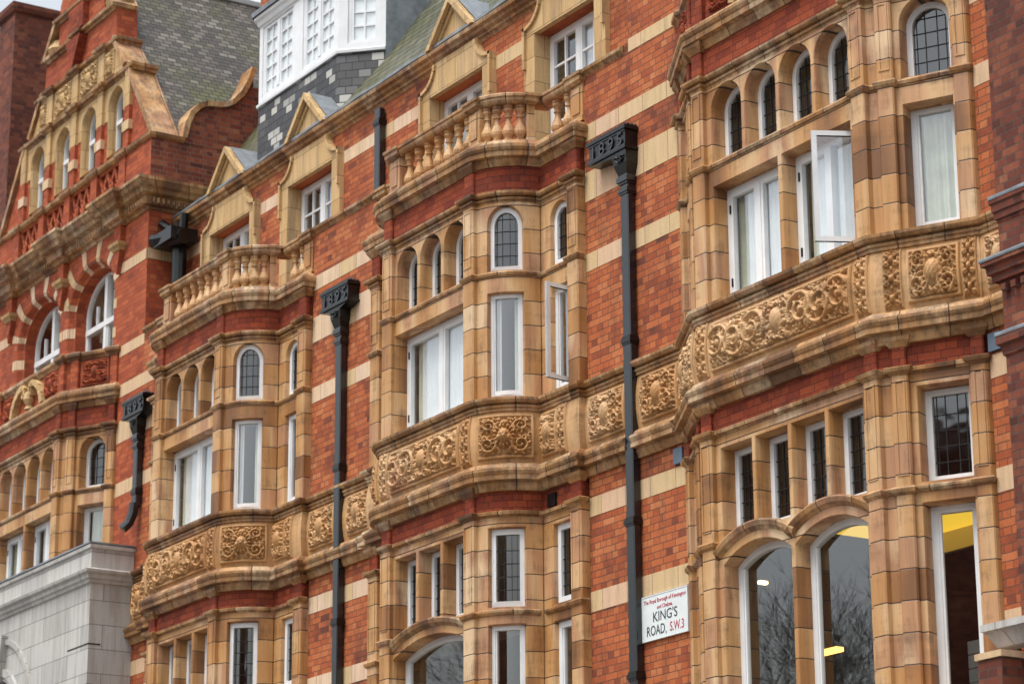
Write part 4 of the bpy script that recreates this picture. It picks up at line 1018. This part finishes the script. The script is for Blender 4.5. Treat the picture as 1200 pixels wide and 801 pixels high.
for x in [XG + (i - 2) * 1.08 for i in range(5)]:                 # pilasters between the gable windows, terracotta above, striped brick below
    tn = MB(); tn.box(x - .125, x + .125, .045, .13, 17.20, 17.36); tn.build('stone_band', MT['cream'], go)
    tn = MB(); tn.box(x - .10, x + .10, .06, .13, 17.62, 18.25); tn.build('pilaster', MT['tan'], go)
fsp = MB(); panel(fsp, fg, sA, sB, 17.64, 18.25, [Op(o.s0 + .006, o.s1 - .006, 17.0, 17.85, 'arch') for o in gops], .012, ((0, 0), (.015, -.03), (.03, -.08), (.03, -.19)))
fsp.build('arcade', MT['tan'], go)
for x in [XG + (i - 2) * 1.08 for i in range(5)]: m = MB(); m.box(x - .10, x + .10, .062, .13, 16.84, 17.62); m.build('pilaster', MT['orange'], go)
def gstr(zb, hw, sc=1.0, step=()):
    m = MB(); pl = [(XG - hw, .5), (XG - hw, .12)]
    for x in step: pl += [(x - .14, .12), (x - .14, .06), (x + .14, .06), (x + .14, .12)]
    pl += [(XG + hw, .12), (XG + hw, .5)]
    sweep(m, pl, [(-.05, zb - .06), (.02, zb - .05), (.03, zb - .02), (.08, zb), (.09, zb + .05), (.05, zb + .07), (-.3, zb + .09)]); m.build('string_course', MT['mould'], go)
gstr(18.27, 2.30, 1, [XG + i * 1.08 for i in (-2, -1, 0, 1, 2)][1:-1]); gstr(18.95, 1.66, 1, (XG - 1.08, XG, XG + 1.08)); gstr(19.62, 1.42, 1, (XG,)); gstr(20.2, .98)
m = MB()
for x in (XG - 1.08, XG, XG + 1.08): m.box(x - .12, x + .12, .06, .13, 18.36, 18.92); m.build('pilaster', MT['tan'], go); m = MB()
m.prism([(XG - 1.95, 18.36), (XG + 1.95, 18.36), (XG + 1.52, 18.92), (XG - 1.52, 18.92)], .11, .14); m.build('carved_frieze', MT['tan'], go)
for a, b in ((-.92, -.16), (.16, .92)): relief(go, fg, XG + a - (X0 - .5), XG + b - (X0 - .5), 18.38, 18.90, 'panel', lambda z: .01, 41, 'tan')
for a, b in ((1.22, 1.52), (-1.52, -1.22)): relief(go, fg, XG + a - (X0 - .5), XG + b - (X0 - .5), 18.40, 18.86, 'panel', lambda z: .01, 42, 'tan')
m = MB(); m.prism([(XG, 18.98), (XG + .30, 19.55), (XG - .30, 19.55)], -.02, .14); m.prism([(XG - .30, 19.70), (XG + .30, 19.70), (XG + .30, 20.15), (XG - .30, 20.15)], .02, .14); m.build('niche_corbel', MT['rubbed'], go)
for sg in (-1, 1):                                                  # stone copings on the slopes
    for (xa, za, xb, zb) in ((3.20, 16.8, 2.12, 18.34), (2.0, 18.40, 1.50, 19.05), (1.46, 19.66, .98, 20.25)):
        m = MB(); t = Vector((sg * (xb - xa), zb - za)).normalized(); n = Vector((t.y, -t.x)) * .045 * sg
        q = [(XG + sg * xa, za), (XG + sg * xa + n.x, za + n.y), (XG + sg * xb + n.x, zb + n.y), (XG + sg * xb, zb)]
        q = [(XG + sg * xa - n.x * 1.2, za - n.y * 1.2)] + q[1:3] + [(XG + sg * xb - n.x * 1.2, zb - n.y * 1.2)]
        m.prism(q if sg > 0 else q[::-1], .05, .50); m.build('gable_coping', MT['mould'], go)
    m = MB(); m.lathe(XG + sg * 1.22, .3, [(.0, 19.68), (.2, 19.7), (.26, 19.8), (.2, 19.95), (.08, 20.0), (.0, 20.05)], 12); m.build('scroll', MT['tan'], go)
# steep slate roof behind the gable
rz = lambda x: 16.42 + 1.29 * (-12.75 - x)
rf = MB(); xr = XL + .05; ez = -13.08
rf.face([(ez, .45, rz(ez)), (ez, 8, rz(ez)), (xr, 8, rz(xr)), (xr, .45, rz(xr))]); rf.face([(xr, .5, rz(xr)), (xr, 8, rz(xr)), (2 * xr - ez, 8, rz(ez)), (2 * xr - ez, .5, rz(ez))])
ro = rf.build('roof', MT['slate'], lh)
m = MB(); m.tube([(xr, .5, rz(xr) + .03), (xr, 8, rz(xr) + .03)], .10, 8); m.build('ridge', MT['white'], ro)
# side parapet with a swept coping, facing the neighbour
prf = [(.55, 16.80), (.60, 17.05), (.68, 17.24), (.80, 17.38), (.95, 17.45), (1.10, 17.46), (1.25, 17.49), (1.40, 17.58), (1.55, 17.75), (1.66, 17.98), (1.74, 18.22)]
m = MB(); xw = XE
base = [(y, z) for y, z in prf]
m.box(XE - .34, XE - .001, .40, 2.8, 14, 16.79)
for (ya, za), (yb, zb) in zip(base[:-1], base[1:]):
    m.face([(xw, ya, 16.7), (xw, yb, 16.7), (xw, yb, zb), (xw, ya, za)]); m.face([(xw - .3, yb, 16.7), (xw - .3, ya, 16.7), (xw - .3, ya, za), (xw - .3, yb, zb)])
m.box(XE - .3, XE, 1.74, 2.8, 16.7, 17.9)
m.build('side_wall', MT['oldbrick'], lh)
m = MB(); m.box(XE + .001, XE + .004, .0, 1.7, 16.02, 16.71); m.build('side_wall', MT['oldbrick'], lh)
m = MB()
pr = prf + [(1.80, 18.24), (1.80, 18.1)]
for (ya, za), (yb, zb) in zip(prf[:-1], prf[1:]):
    t = Vector((yb - ya, zb - za)).normalized(); n = Vector((-t.y, t.x)) * .042
    q = [(ya - n.x, za - n.y), (yb - n.x, zb - n.y), (yb + n.x, zb + n.y), (ya + n.x, za + n.y)]
    for x0, x1 in ((xw - .34, xw + .05),):
        m.face([(x1, y, z) for y, z in q]); m.face([(x0, y, z) for y, z in q[::-1]])
        for i in range(4): j = (i + 1) % 4; m.face([(x0, *q[i]), (x0, *q[j]), (x1, *q[j]), (x1, *q[i])][::-1])
m.build('swept_coping', MT['mould'], lh)
interior(lh, X0 + .05, XE - .05, (8.75, 12.5, 15.4))

# ---------------- stone porch in front of the gabled house
po = thing('stone_porch', 'pale grey limestone porch with arched doorway at the lower left corner', 'porch', (-16.5, -.65, 0))
fp = Facet((-20.5, -.69), (-13.09, -.69), u=.0); m = MB(); po_op = Op(-16.5 + 20.5 - .80, -16.5 + 20.5 + .80, 0, 7.85, 'arch')
panel(m, fp, 0, fp.L, 0, 10.18, [po_op], 0, ((0, 0), (0, -.07)))
m.face([(-13.09, -.69, 0), (-13.09, -.005, 0), (-13.09, -.005, 10.18), (-13.09, -.69, 10.18)]); m.face([(-20.5, -.69, 10.18), (-13.09, -.69, 10.18), (-13.09, 0, 10.18), (-20.5, 0, 10.18)])
m.build('wall', MT['portland'], po)
pp = [(-20.5, -.69), (-15.0, -.66), (-15.0, -.69), (-13.25, -.69), (-13.25, -.66), (-13.09, -.69), (-13.09, -.005)]
pp = [(-20.5, -.69), (-13.09, -.69), (-13.09, -.005)]
m = MB(); sweep(m, pp, [(-.02, 9.60), (.03, 9.62), (.04, 9.66), (.07, 9.68), (.075, 9.73), (.12, 9.76), (.13, 9.80), (.06, 9.83), (-.02, 9.84)]); sweep(m, pp, [(0, 10.13), (.035, 10.14), (.04, 10.19), (-.1, 10.22)]); m.build('cornice', MT['portland'], po)
m = MB(); m.box(-20.5, -13.06, -.74, 0, 10.205, 10.23); m.build('lead_capping', MT['lead'], po)
m = MB(); c = -16.5 + 20.5
for e0, e1, dd in ((1.36, 1.44, .04), (.86, .98, .05), (.80, .86, .03)):
    for i in range(20):
        a0, a1 = math.pi * i / 20, math.pi * (i + 1) / 20; Q = lambda a, r, d_: fp.p(c - r * math.cos(a), d_, 7.85 + r * math.sin(a))
        m.face([Q(a0, e0, dd), Q(a1, e0, dd), Q(a1, e1, dd), Q(a0, e1, dd)][::-1]); m.face([Q(a0, e1, dd), Q(a1, e1, dd), Q(a1, e1, 0), Q(a0, e1, 0)][::-1]); m.face([Q(a0, e0, 0), Q(a1, e0, 0), Q(a1, e0, dd), Q(a0, e0, dd)][::-1])
m.prism([(-16.68, 8.6), (-16.32, 8.6), (-16.22, 9.32), (-16.78, 9.32)], -.80, -.6); m.prism([(-16.62, 8.7), (-16.38, 8.7), (-16.32, 9.2), (-16.68, 9.2)], -.82, -.79); m.build('arch_surround', MT['portland'], po)
m = MB()
for z in (6.9, 7.5, 8.1, 8.7): m.box(-13.85, -13.085, -.694, -.5, z, z + .022)
m.build('rusticated_joint', MT['dkroom'], po)
m = MB(); m.box(-17.4, -15.6, -.635, -.618, 0, 8.72); m.build('door', MT['dkroom'], po)

# ---------------- tall house far left
tb = thing('tall_brick_building', 'tall dark brick and tile hung building beyond the gabled house', 'building', (-21, .3, 0))
m = MB(); m.box(-20.3, -19.55, .20, 7, 0, 21.35); tw = m.build('party_wall', MT['purple'], tb)
m = MB(); sweep(m, [(-20.3, .2), (-19.55, .2), (-19.55, 7)], [(-.02, 21.25), (.05, 21.30), (.08, 21.38), (.08, 21.46), (-.4, 21.52)]); m.build('coping', MT['purple'], tb)
m = MB(); m.box(-26, -20.3, .30, .6, 0, 20.1); m.build('tile_hung_wall', MT['tile'], tb)
m = MB(); m.face([(-26, .2, 20.1), (-20.3, .2, 20.1), (-20.3, 3.2, 23.2), (-26, 3.2, 23.2)]); sweep(m, [(-26, .3), (-20.3, .3)], [(0, 19.95), (.12, 20.0), (.16, 20.12), (0, 20.2)]); m.build('roof', MT['lead'], tb)
ft = Facet((-26, .30), (-20.3, .30)); window(tb, ft, Op(4.1, 5.35, 17.0, 19.3), .02, 'cottage', 0, [(0, 1, .1, 'curtain')])

# ---------------- neighbour on the right edge
nb = thing('brick_building', 'dark red brick neighbour with stepped lead capped cornices at the right edge', 'building', (8, -.3, 0))
m = MB(); m.box(6.19, 16, -.32, 5, 0, 17); nw = m.build('wall', MT['purple'], nb)
def ncorn(zb, ex, mat, prof, nm='cornice'):
    m = MB(); sweep(m, [(6.19, .0), (6.19, -.32), (16, -.32)], [(a * ex, zb + b) for a, b in prof]); return m.build(nm, MT[mat], nb)
PN = [(-.1, -.25), (.10, -.245), (.12, -.22), (.45, -.21), (.47, -.15), (.7, -.14), (.74, -.075), (1.0, -.06), (1.0, -.018), (-.3, -.012)]
PC = [(1.06, -.022), (1.09, -.005), (1.06, .012), (-.2, .03)]
for zb, ex in ((9.80, .055), (9.21, .13)): ncorn(zb, ex, 'purple', PN); ncorn(zb, ex, 'lead', PC, 'lead_capping')
ncorn(8.52, .06, 'purple', [(-.1, -.22), (.3, -.2), (.5, -.12), (1, -.1), (1, -.02), (-.3, -.01)]); ncorn(8.52, .06, 'lead', PC, 'lead_capping')
dn = MB()
for i in range(10): x = 6.24 + i * .13; dn.box(x, x + .065, -.385, -.325, 8.90, 8.958)
dn.build('dentils', MT['purple'], nb)
m = MB(); m.box(5.98, 16, -.62, -.30, 5.84, 5.90); sweep(m, [(6.02, -.3), (6.02, -.56), (16, -.56)], [(-.15, 5.68), (-.05, 5.70), (.0, 5.80), (.03, 5.84)]); m.build('ledge', MT['portland'], nb)
m = MB(); m.box(5.98, 6.32, -.70, -.40, 5.585, 5.64); m.build('pier_cap', MT['cream'], nb); m = MB(); m.box(6.0, 6.30, -.68, -.42, 0, 5.58); m.build('pier', MT['purple'], nb)
m = MB(); m.box(4.7, 6.2, -.62, -.02, 5.30, 5.40); m.build('ledge', MT['cream'], nb)

# ------------------------------------------------------------------ drainpipes
PIPES = 'cast iron rainwater pipes on the front'
def text_obj(body, size, mat, parent, name='lettering', sx=1.0, shear=0, ext=.002, align='CENTER'):
    cu = bpy.data.curves.new(name, 'FONT'); cu.body = body; cu.size = size; cu.extrude = ext; cu.align_x = align; cu.shear = shear; cu.resolution_u = 4
    o = bpy.data.objects.new(name, cu); COL.objects.link(o); dg = bpy.context.evaluated_depsgraph_get(); dg.update()
    me = bpy.data.meshes.new_from_object(o.evaluated_get(dg)); bpy.data.objects.remove(o); bpy.data.curves.remove(cu)
    me.name = name
    if not me.materials: me.materials.append(mat)
    else: me.materials[0] = mat
    return me
def put_text(me, parent, loc, sx=1.0, name='lettering'):
    me.transform(Matrix.Translation(loc) @ Matrix.Rotation(R(90), 4, 'X') @ Matrix.Diagonal((sx, 1, 1, 1))); return link(name, me, parent)
def ring_at(m, x, z, w_=.016, h=.05, y0=-.175, y1=-.03, hw=.072): m.box(x - hw - w_, x + hw + w_, y0 - w_, y1, z, z + h); m.box(x - hw - w_ * .5, x + hw + w_ * .5, y0 - w_ * .5, y1, z - .025, z + h + .025)
def drainpipe(x, ztop, zbot, label, hopper=True, yb=0.0, joints=(), elbow=False, dx=0.0):
    t = thing('drainpipe', label, 'drainpipe', (x, yb, zbot), PIPES); hw = .072; zt = ztop - (.5 if hopper else 0)
    m = MB(); b = .012; y0, y1 = yb - .115, yb - .03
    pl = [(x - hw, y1), (x - hw, y0 + b), (x - hw + b, y0), (x + hw - b, y0), (x + hw, y0 + b), (x + hw, y1), (x - hw, y1)]
    sweep(m, pl, [(0, zbot + (.35 if elbow else 0)), (0, zt)], True)
    if elbow: m.tube([(x, yb - .1, zbot + .40), (x - .005, yb - .11, zbot + .25), (x - .03, yb - .16, zbot + .1), (x - .06, yb - .25, zbot)], .075, 10)
    m.build('pipe', MT['ironblue'], t)
    for z in list(joints) + ([] if hopper else [zt - .22]): m = MB(); ring_at(m, x, z, y0=y0, y1=yb - .01); m.build('collar', MT['iron'], t)
    if hopper:
        hb = MB(); zc = ztop; xw = .36; yf = yb - .17; xp = x; x = x + dx
        hb.box(x - xw, x + xw, yf, yb - .002, zc - .235, zc); hb.box(x - xw - .025, x + xw + .025, yf - .025, yb - .002, zc - .03, zc + .012); hb.box(x - xw - .02, x + xw + .02, yf - .02, yb - .002, zc - .26, zc - .228)
        for a, c_ in (((xw, yf, zc - .26), (.13, yf + .0, zc - .31)), ((.13, yf + .0, zc - .31), (.125, yf + .01, zc - .41)), ((.125, yf + .01, zc - .41), (.082, yb - .13, zc - .53))):
            (w0, ya, za), (w1, yc, zc_) = a, c_
            xa, xb = (x if w0 > .3 else xp), xp; T = [(xa - w0, ya, za), (xa + w0, ya, za), (xa + w0, yb - .003, za), (xa - w0, yb - .003, za)]; B = [(xb - w1, yc, zc_), (xb + w1, yc, zc_), (xb + w1, yb - .003, zc_), (xb - w1, yb - .003, zc_)]
            for i in range(4): j = (i + 1) % 4; hb.face([B[i], B[j], T[j], T[i]])
        h = hb.build('hopper', MT['iron'], t)
        cr = MB()
        for i in range(12): xx = x - xw + .03 + i * (2 * xw - .06) / 11; cr.lathe(xx, yf + .02, [(.022, zc + .01), (.026, zc + .03), (.0, zc + .06)], 6)
        for i in range(3): cr.lathe(x + xw, yf + .04 + i * .05, [(.02, zc + .01), (.024, zc + .03), (.0, zc + .055)], 6)
        cr.build('cresting', MT['iron'], h)
        fm = MB(); fy = yf - .014
        fm.box(x - xw + .015, x + xw - .015, fy, yf, zc - .075, zc - .06) if False else None
        for dx in (-.27, -.09, .09, .27): pass
        fm.box(x - xw, x + xw, yf - .012, yf, zc - .052, zc - .038); fm.box(x - xw, x + xw, yf - .012, yf, zc - .222, zc - .208)
        fm.build('moulding', MT['ironblue'], h)
        for ch, dx in zip('1895', (-.265, -.09, .09, .265)):
            me = text_obj(ch, .215, MT['ironblue'], h, ext=.008); put_text(me, h, (x + dx, yf - .010, zc - .208), 1.15)
        x = xp
        for s_ in (-1, 1): lf = MB(); lf.tube([(x + s_ * .02, yf - .004, zc - .40), (x + s_ * .06, yf - .006, zc - .37), (x + s_ * .09, yf - .006, zc - .34), (x + s_ * .05, yf - .006, zc - .325), (x + s_ * .03, yf - .006, zc - .345)], .012, 6); lf.build('scroll_ornament', MT['ironblue'], h)
        if True:
            for zz, w2, h2 in ((zc - .62, .03, .06), (zc - .74, .022, .03)): nm = MB(); ring_at(nm, x, zz, w2, h2, y0=y0, y1=yb - .01); nm.build('collar', MT['ironblue'], t)
    return t
drainpipe(.0, 12.53, .1, 'black square drainpipe with dated hopper left of the street name sign', joints=(10.05, 8.02, 6.35, 4.2), dx=-.235)
drainpipe(-6.62, 12.47, .1, 'black square drainpipe with dated hopper between the two bowed bays', joints=(10.02, 8.0, 6.4, 4.2))
drainpipe(-12.95, 12.45, 10.45, 'short black drainpipe with dated hopper ending above the pale stone porch', joints=(11.0,), elbow=True)
drainpipe(-6.62, 15.12, 13.64, 'plain black pipe stub on the attic wall without a hopper', False, yb=W_)
bh = thing('rainwater_head', 'large plain black rainwater head tucked against the gabled house', 'rainwater head', (-12.7, .4, 15))
m = MB(); m.tube([(-12.95, .1, 15.0), (-12.85, .12, 14.98), (-12.35, .25, 14.93), (-12.25, .27, 14.92)], .125, 10); m.box(-12.93, -12.28, .05, .50, 14.86, 15.06); m.build('trough', MT['iron'], bh)
m = MB(); m.tube([(-12.62, .36, 14.95), (-12.62, .36, 13.62)], .115, 12); m.build('pipe', MT['iron'], bh)
m = MB(); m.tube([(-12.95, .2, 15.30), (-12.75, .25, 15.16), (-12.55, .32, 15.10)], .07, 8); m.tube([(-12.45, .35, 15.35), (-12.5, .36, 15.05)], .07, 8); m.build('inlet_pipe', MT['iron'], bh)
m = MB()
# ------------------------------------------------------------------ street name sign
sg_ = thing('street_sign', 'white enamel street name plate reading KINGS ROAD S.W.3 on brick wall', 'street sign', (.52, -.02, 6.97))
m = MB(); m.box(.085, .89, -.030, -.004, 6.735, 7.195); m.build('plate', MT['signwhite'], sg_)
m = MB(); e = .012
m.box(.085 - e, .89 + e, -.034, -.003, 7.195, 7.195 + e); m.box(.085 - e, .89 + e, -.034, -.003, 6.735 - e, 6.735); m.box(.085 - e, .085, -.034, -.003, 6.735, 7.195); m.box(.89, .89 + e, -.034, -.003, 6.735, 7.195); m.build('rim', MT['signwhite'], sg_)
cx = .492
put_text(text_obj("The Royal Borough of Kensington", .060, MT['redletter'], sg_, ext=.0015), sg_, (cx, -.0315, 7.118), .92)
put_text(text_obj("and Chelsea.", .060, MT['redletter'], sg_, ext=.0015), sg_, (cx, -.0315, 7.045), .92)
put_text(text_obj("KING'S", .150, MT['darkletter'], sg_, ext=.0015), sg_, (cx, -.0315, 6.915), .98)
put_text(text_obj("ROAD,", .150, MT['darkletter'], sg_, ext=.0015, align='LEFT'), sg_, (.15, -.0315, 6.775), .80)
put_text(text_obj("S.W.3", .140, MT['redletter'], sg_, ext=.0015, align='LEFT'), sg_, (.575, -.0315, 6.775), .76)

# ------------------------------------------------------------------ lamps, painted ceiling glow and boxes inside the right house
def lamp(name, label, x, y, z, w_, h, mat, cat):
    t = thing(name, label, cat, (x, y, z)); m = MB(); m.box(x - w_, x + w_, y - .05, y + .05, z - h, z); m.build('diffuser', MT[mat], t)
    m = MB(); m.box(x - w_ - .01, x + w_ + .01, y - .06, y + .06, z + .001, z + .03); m.build('housing', MT['iron'], t)
lamp('ceiling_light', 'glowing amber strip light seen low in the right tall arched window', 1.55, 1.3, 6.55, .17, .045, 'striplamp', 'ceiling light')
lamp('ceiling_light', 'small warm spot lamp just inside the left tall arched window', 1.08, .82, 7.30, .022, .03, 'lamp', 'ceiling light')
t = thing('ceiling_light', 'yellow lit ceiling with painted glow behind the right angled window', 'ceiling light', (5.0, 1.2, 7.7)); m = MB(); m.box(2.0, 6.2, .75, 2.0, 7.66, 7.70); m.build('diffuser', MT['panel'], t)  # no fitting here: the lit look of the ceiling is painted as emission
m = MB(); m.box(1.95, 6.24, .70, .75, 7.60, 7.72); m.box(1.95, 6.24, 2.0, 2.06, 7.45, 7.72); m.build('trim', MT['ceil'], t)
bx_ = thing('storage_box', 'stack of grey green boxes standing inside the right angled window', 'box', (5.0, .6, 4.9)); m = MB()
for i in range(9): m.box(4.62, 5.25, .45, .95, 4.91 + i * .13, 5.03 + i * .13)
m.build('box_stack', MT['box'], bx_)

# ------------------------------------------------------------------ street, opposite side, trees (mirrored in the glass)
m = MB(); m.face([(-400, -400, 0), (400, -400, 0), (400, 400, 0), (-400, 400, 0)]); struct('ground', m, MT['asphalt'])
m = MB(); m.box(-80, 80, -4.2, 0, .0, .12); struct('pavement', m, MT['paving'])
m = MB(); m.box(-80, 80, -34, -13.0, .0, .12); struct('pavement', m, MT['paving'])
m = MB()
for i in range(26): m.box(-60 + i * 5, -57.5 + i * 5, -8.75, -8.63, .004, .008)
struct('road_marking', m, MT['white'])
for k, (x0, x1, h, mt) in enumerate(((-75, -52, 9, 'oldbrick'), (-52, -34, 10.5, 'brick'), (-34, -16, 8.5, 'oldbrick'), (-16, 4, 10, 'brick'), (4, 18, 17, 'oldbrick'), (18, 40, 9, 'brick'))):
    t = thing('shop_building', 'plain brick shop row facing the terrace, %s along the far side' % ('first', 'second', 'third', 'fourth', 'fifth and tallest', 'sixth')[k], 'building', ((x0 + x1) / 2, -34, 0), 'buildings across the street')
    f = Facet((x1 - .05, -34), (x0 + .05, -34)); m = MB(); ops = []
    n = int((x1 - x0) / 2.6)
    for i in range(n):
        for z in (4.2, 7.0):
            if z + 1.7 < h: ops.append(Op((i + .5) * f.L / n - .5, (i + .5) * f.L / n + .5, z, z + 1.6))
    panel(m, f, 0, f.L, 0, h, ops, 0, ((0, 0), (0, -.15))); m.box(x0 + .05, x1 - .05, -42, -34.3, 0, h - .05); m.build('wall', MT[mt], t)
    for o in ops: g = MB(); pane_mesh(g, f, o, 0, -.12); 
def tree(x, y, H, seed, label):
    rg = random.Random(seed); t = thing('bare_tree', label, 'tree', (x, y, 0), 'bare street trees across the road'); trunk = MB(); cr = MB()
    base = [(x, y, 0), (x + .05, y, H * .12), (x, y + .08, H * .26)]; trunk.tube(base, [.20, .16, .13], 8); trunk.build('trunk', MT['bark'], t)
    def grow(p, d_, L, r, lev):
        n = 3 if lev < 4 else 2; pts = [p]; q = Vector(p); dd = Vector(d_)
        for i in range(n): dd = (dd + Vector((rg.gauss(0, .13), rg.gauss(0, .13), rg.gauss(.05, .08)))).normalized(); q = q + dd * L / n; pts.append(tuple(q))
        cr.tube(pts, [r * (1 - .45 * i / n) for i in range(n + 1)], 5 if lev < 2 else 3, cap=False)
        if lev >= 6: return
        for i in range((3 if lev < 3 else 4) if lev else 6):
            j = rg.randint(1, n) if i else n; a = rg.uniform(0, 6.28); sp = rg.uniform(.35, .75) if i else .12
            u = dd.orthogonal().normalized(); v = dd.cross(u); nd = (dd * math.cos(sp) + (u * math.cos(a) + v * math.sin(a)) * math.sin(sp)).normalized()
            grow(pts[j], nd, L * rg.uniform(.58, .80), max(.004, r * (.62 if i == 0 else .48)), lev + 1)
    grow(base[-1], (0, 0, 1), H * .26, .075, 0); cr.build('crown', MT['bark'], t); return t
TREES = [tree(-20.5, -21, 15.0, 3, 'bare street tree across the road, first of the row mirrored in the glass'), tree(-24.8, -21.8, 14, 5, 'bare street tree across the road, second of the row mirrored in the glass'), tree(-30.5, -21, 15.5, 8, 'bare street tree across the road, third of the row mirrored in the glass')]
for k, (x, nm_) in enumerate(((-39.5, 'fourth'), (-46, 'fifth'), (-53, 'sixth'), (-13.5, 'last'))):
    src = TREES[k % 3]; o = src.copy(); COL.objects.link(o); o.location = (x, -21, 0); o.rotation_euler = (0, 0, 1.3 + k)
    o['label'] = 'bare street tree across the road, %s of the row mirrored in the glass' % nm_
    for ch in list(src.children): c = ch.copy(); COL.objects.link(c); c.parent = o; c.matrix_parent_inverse = ch.matrix_parent_inverse
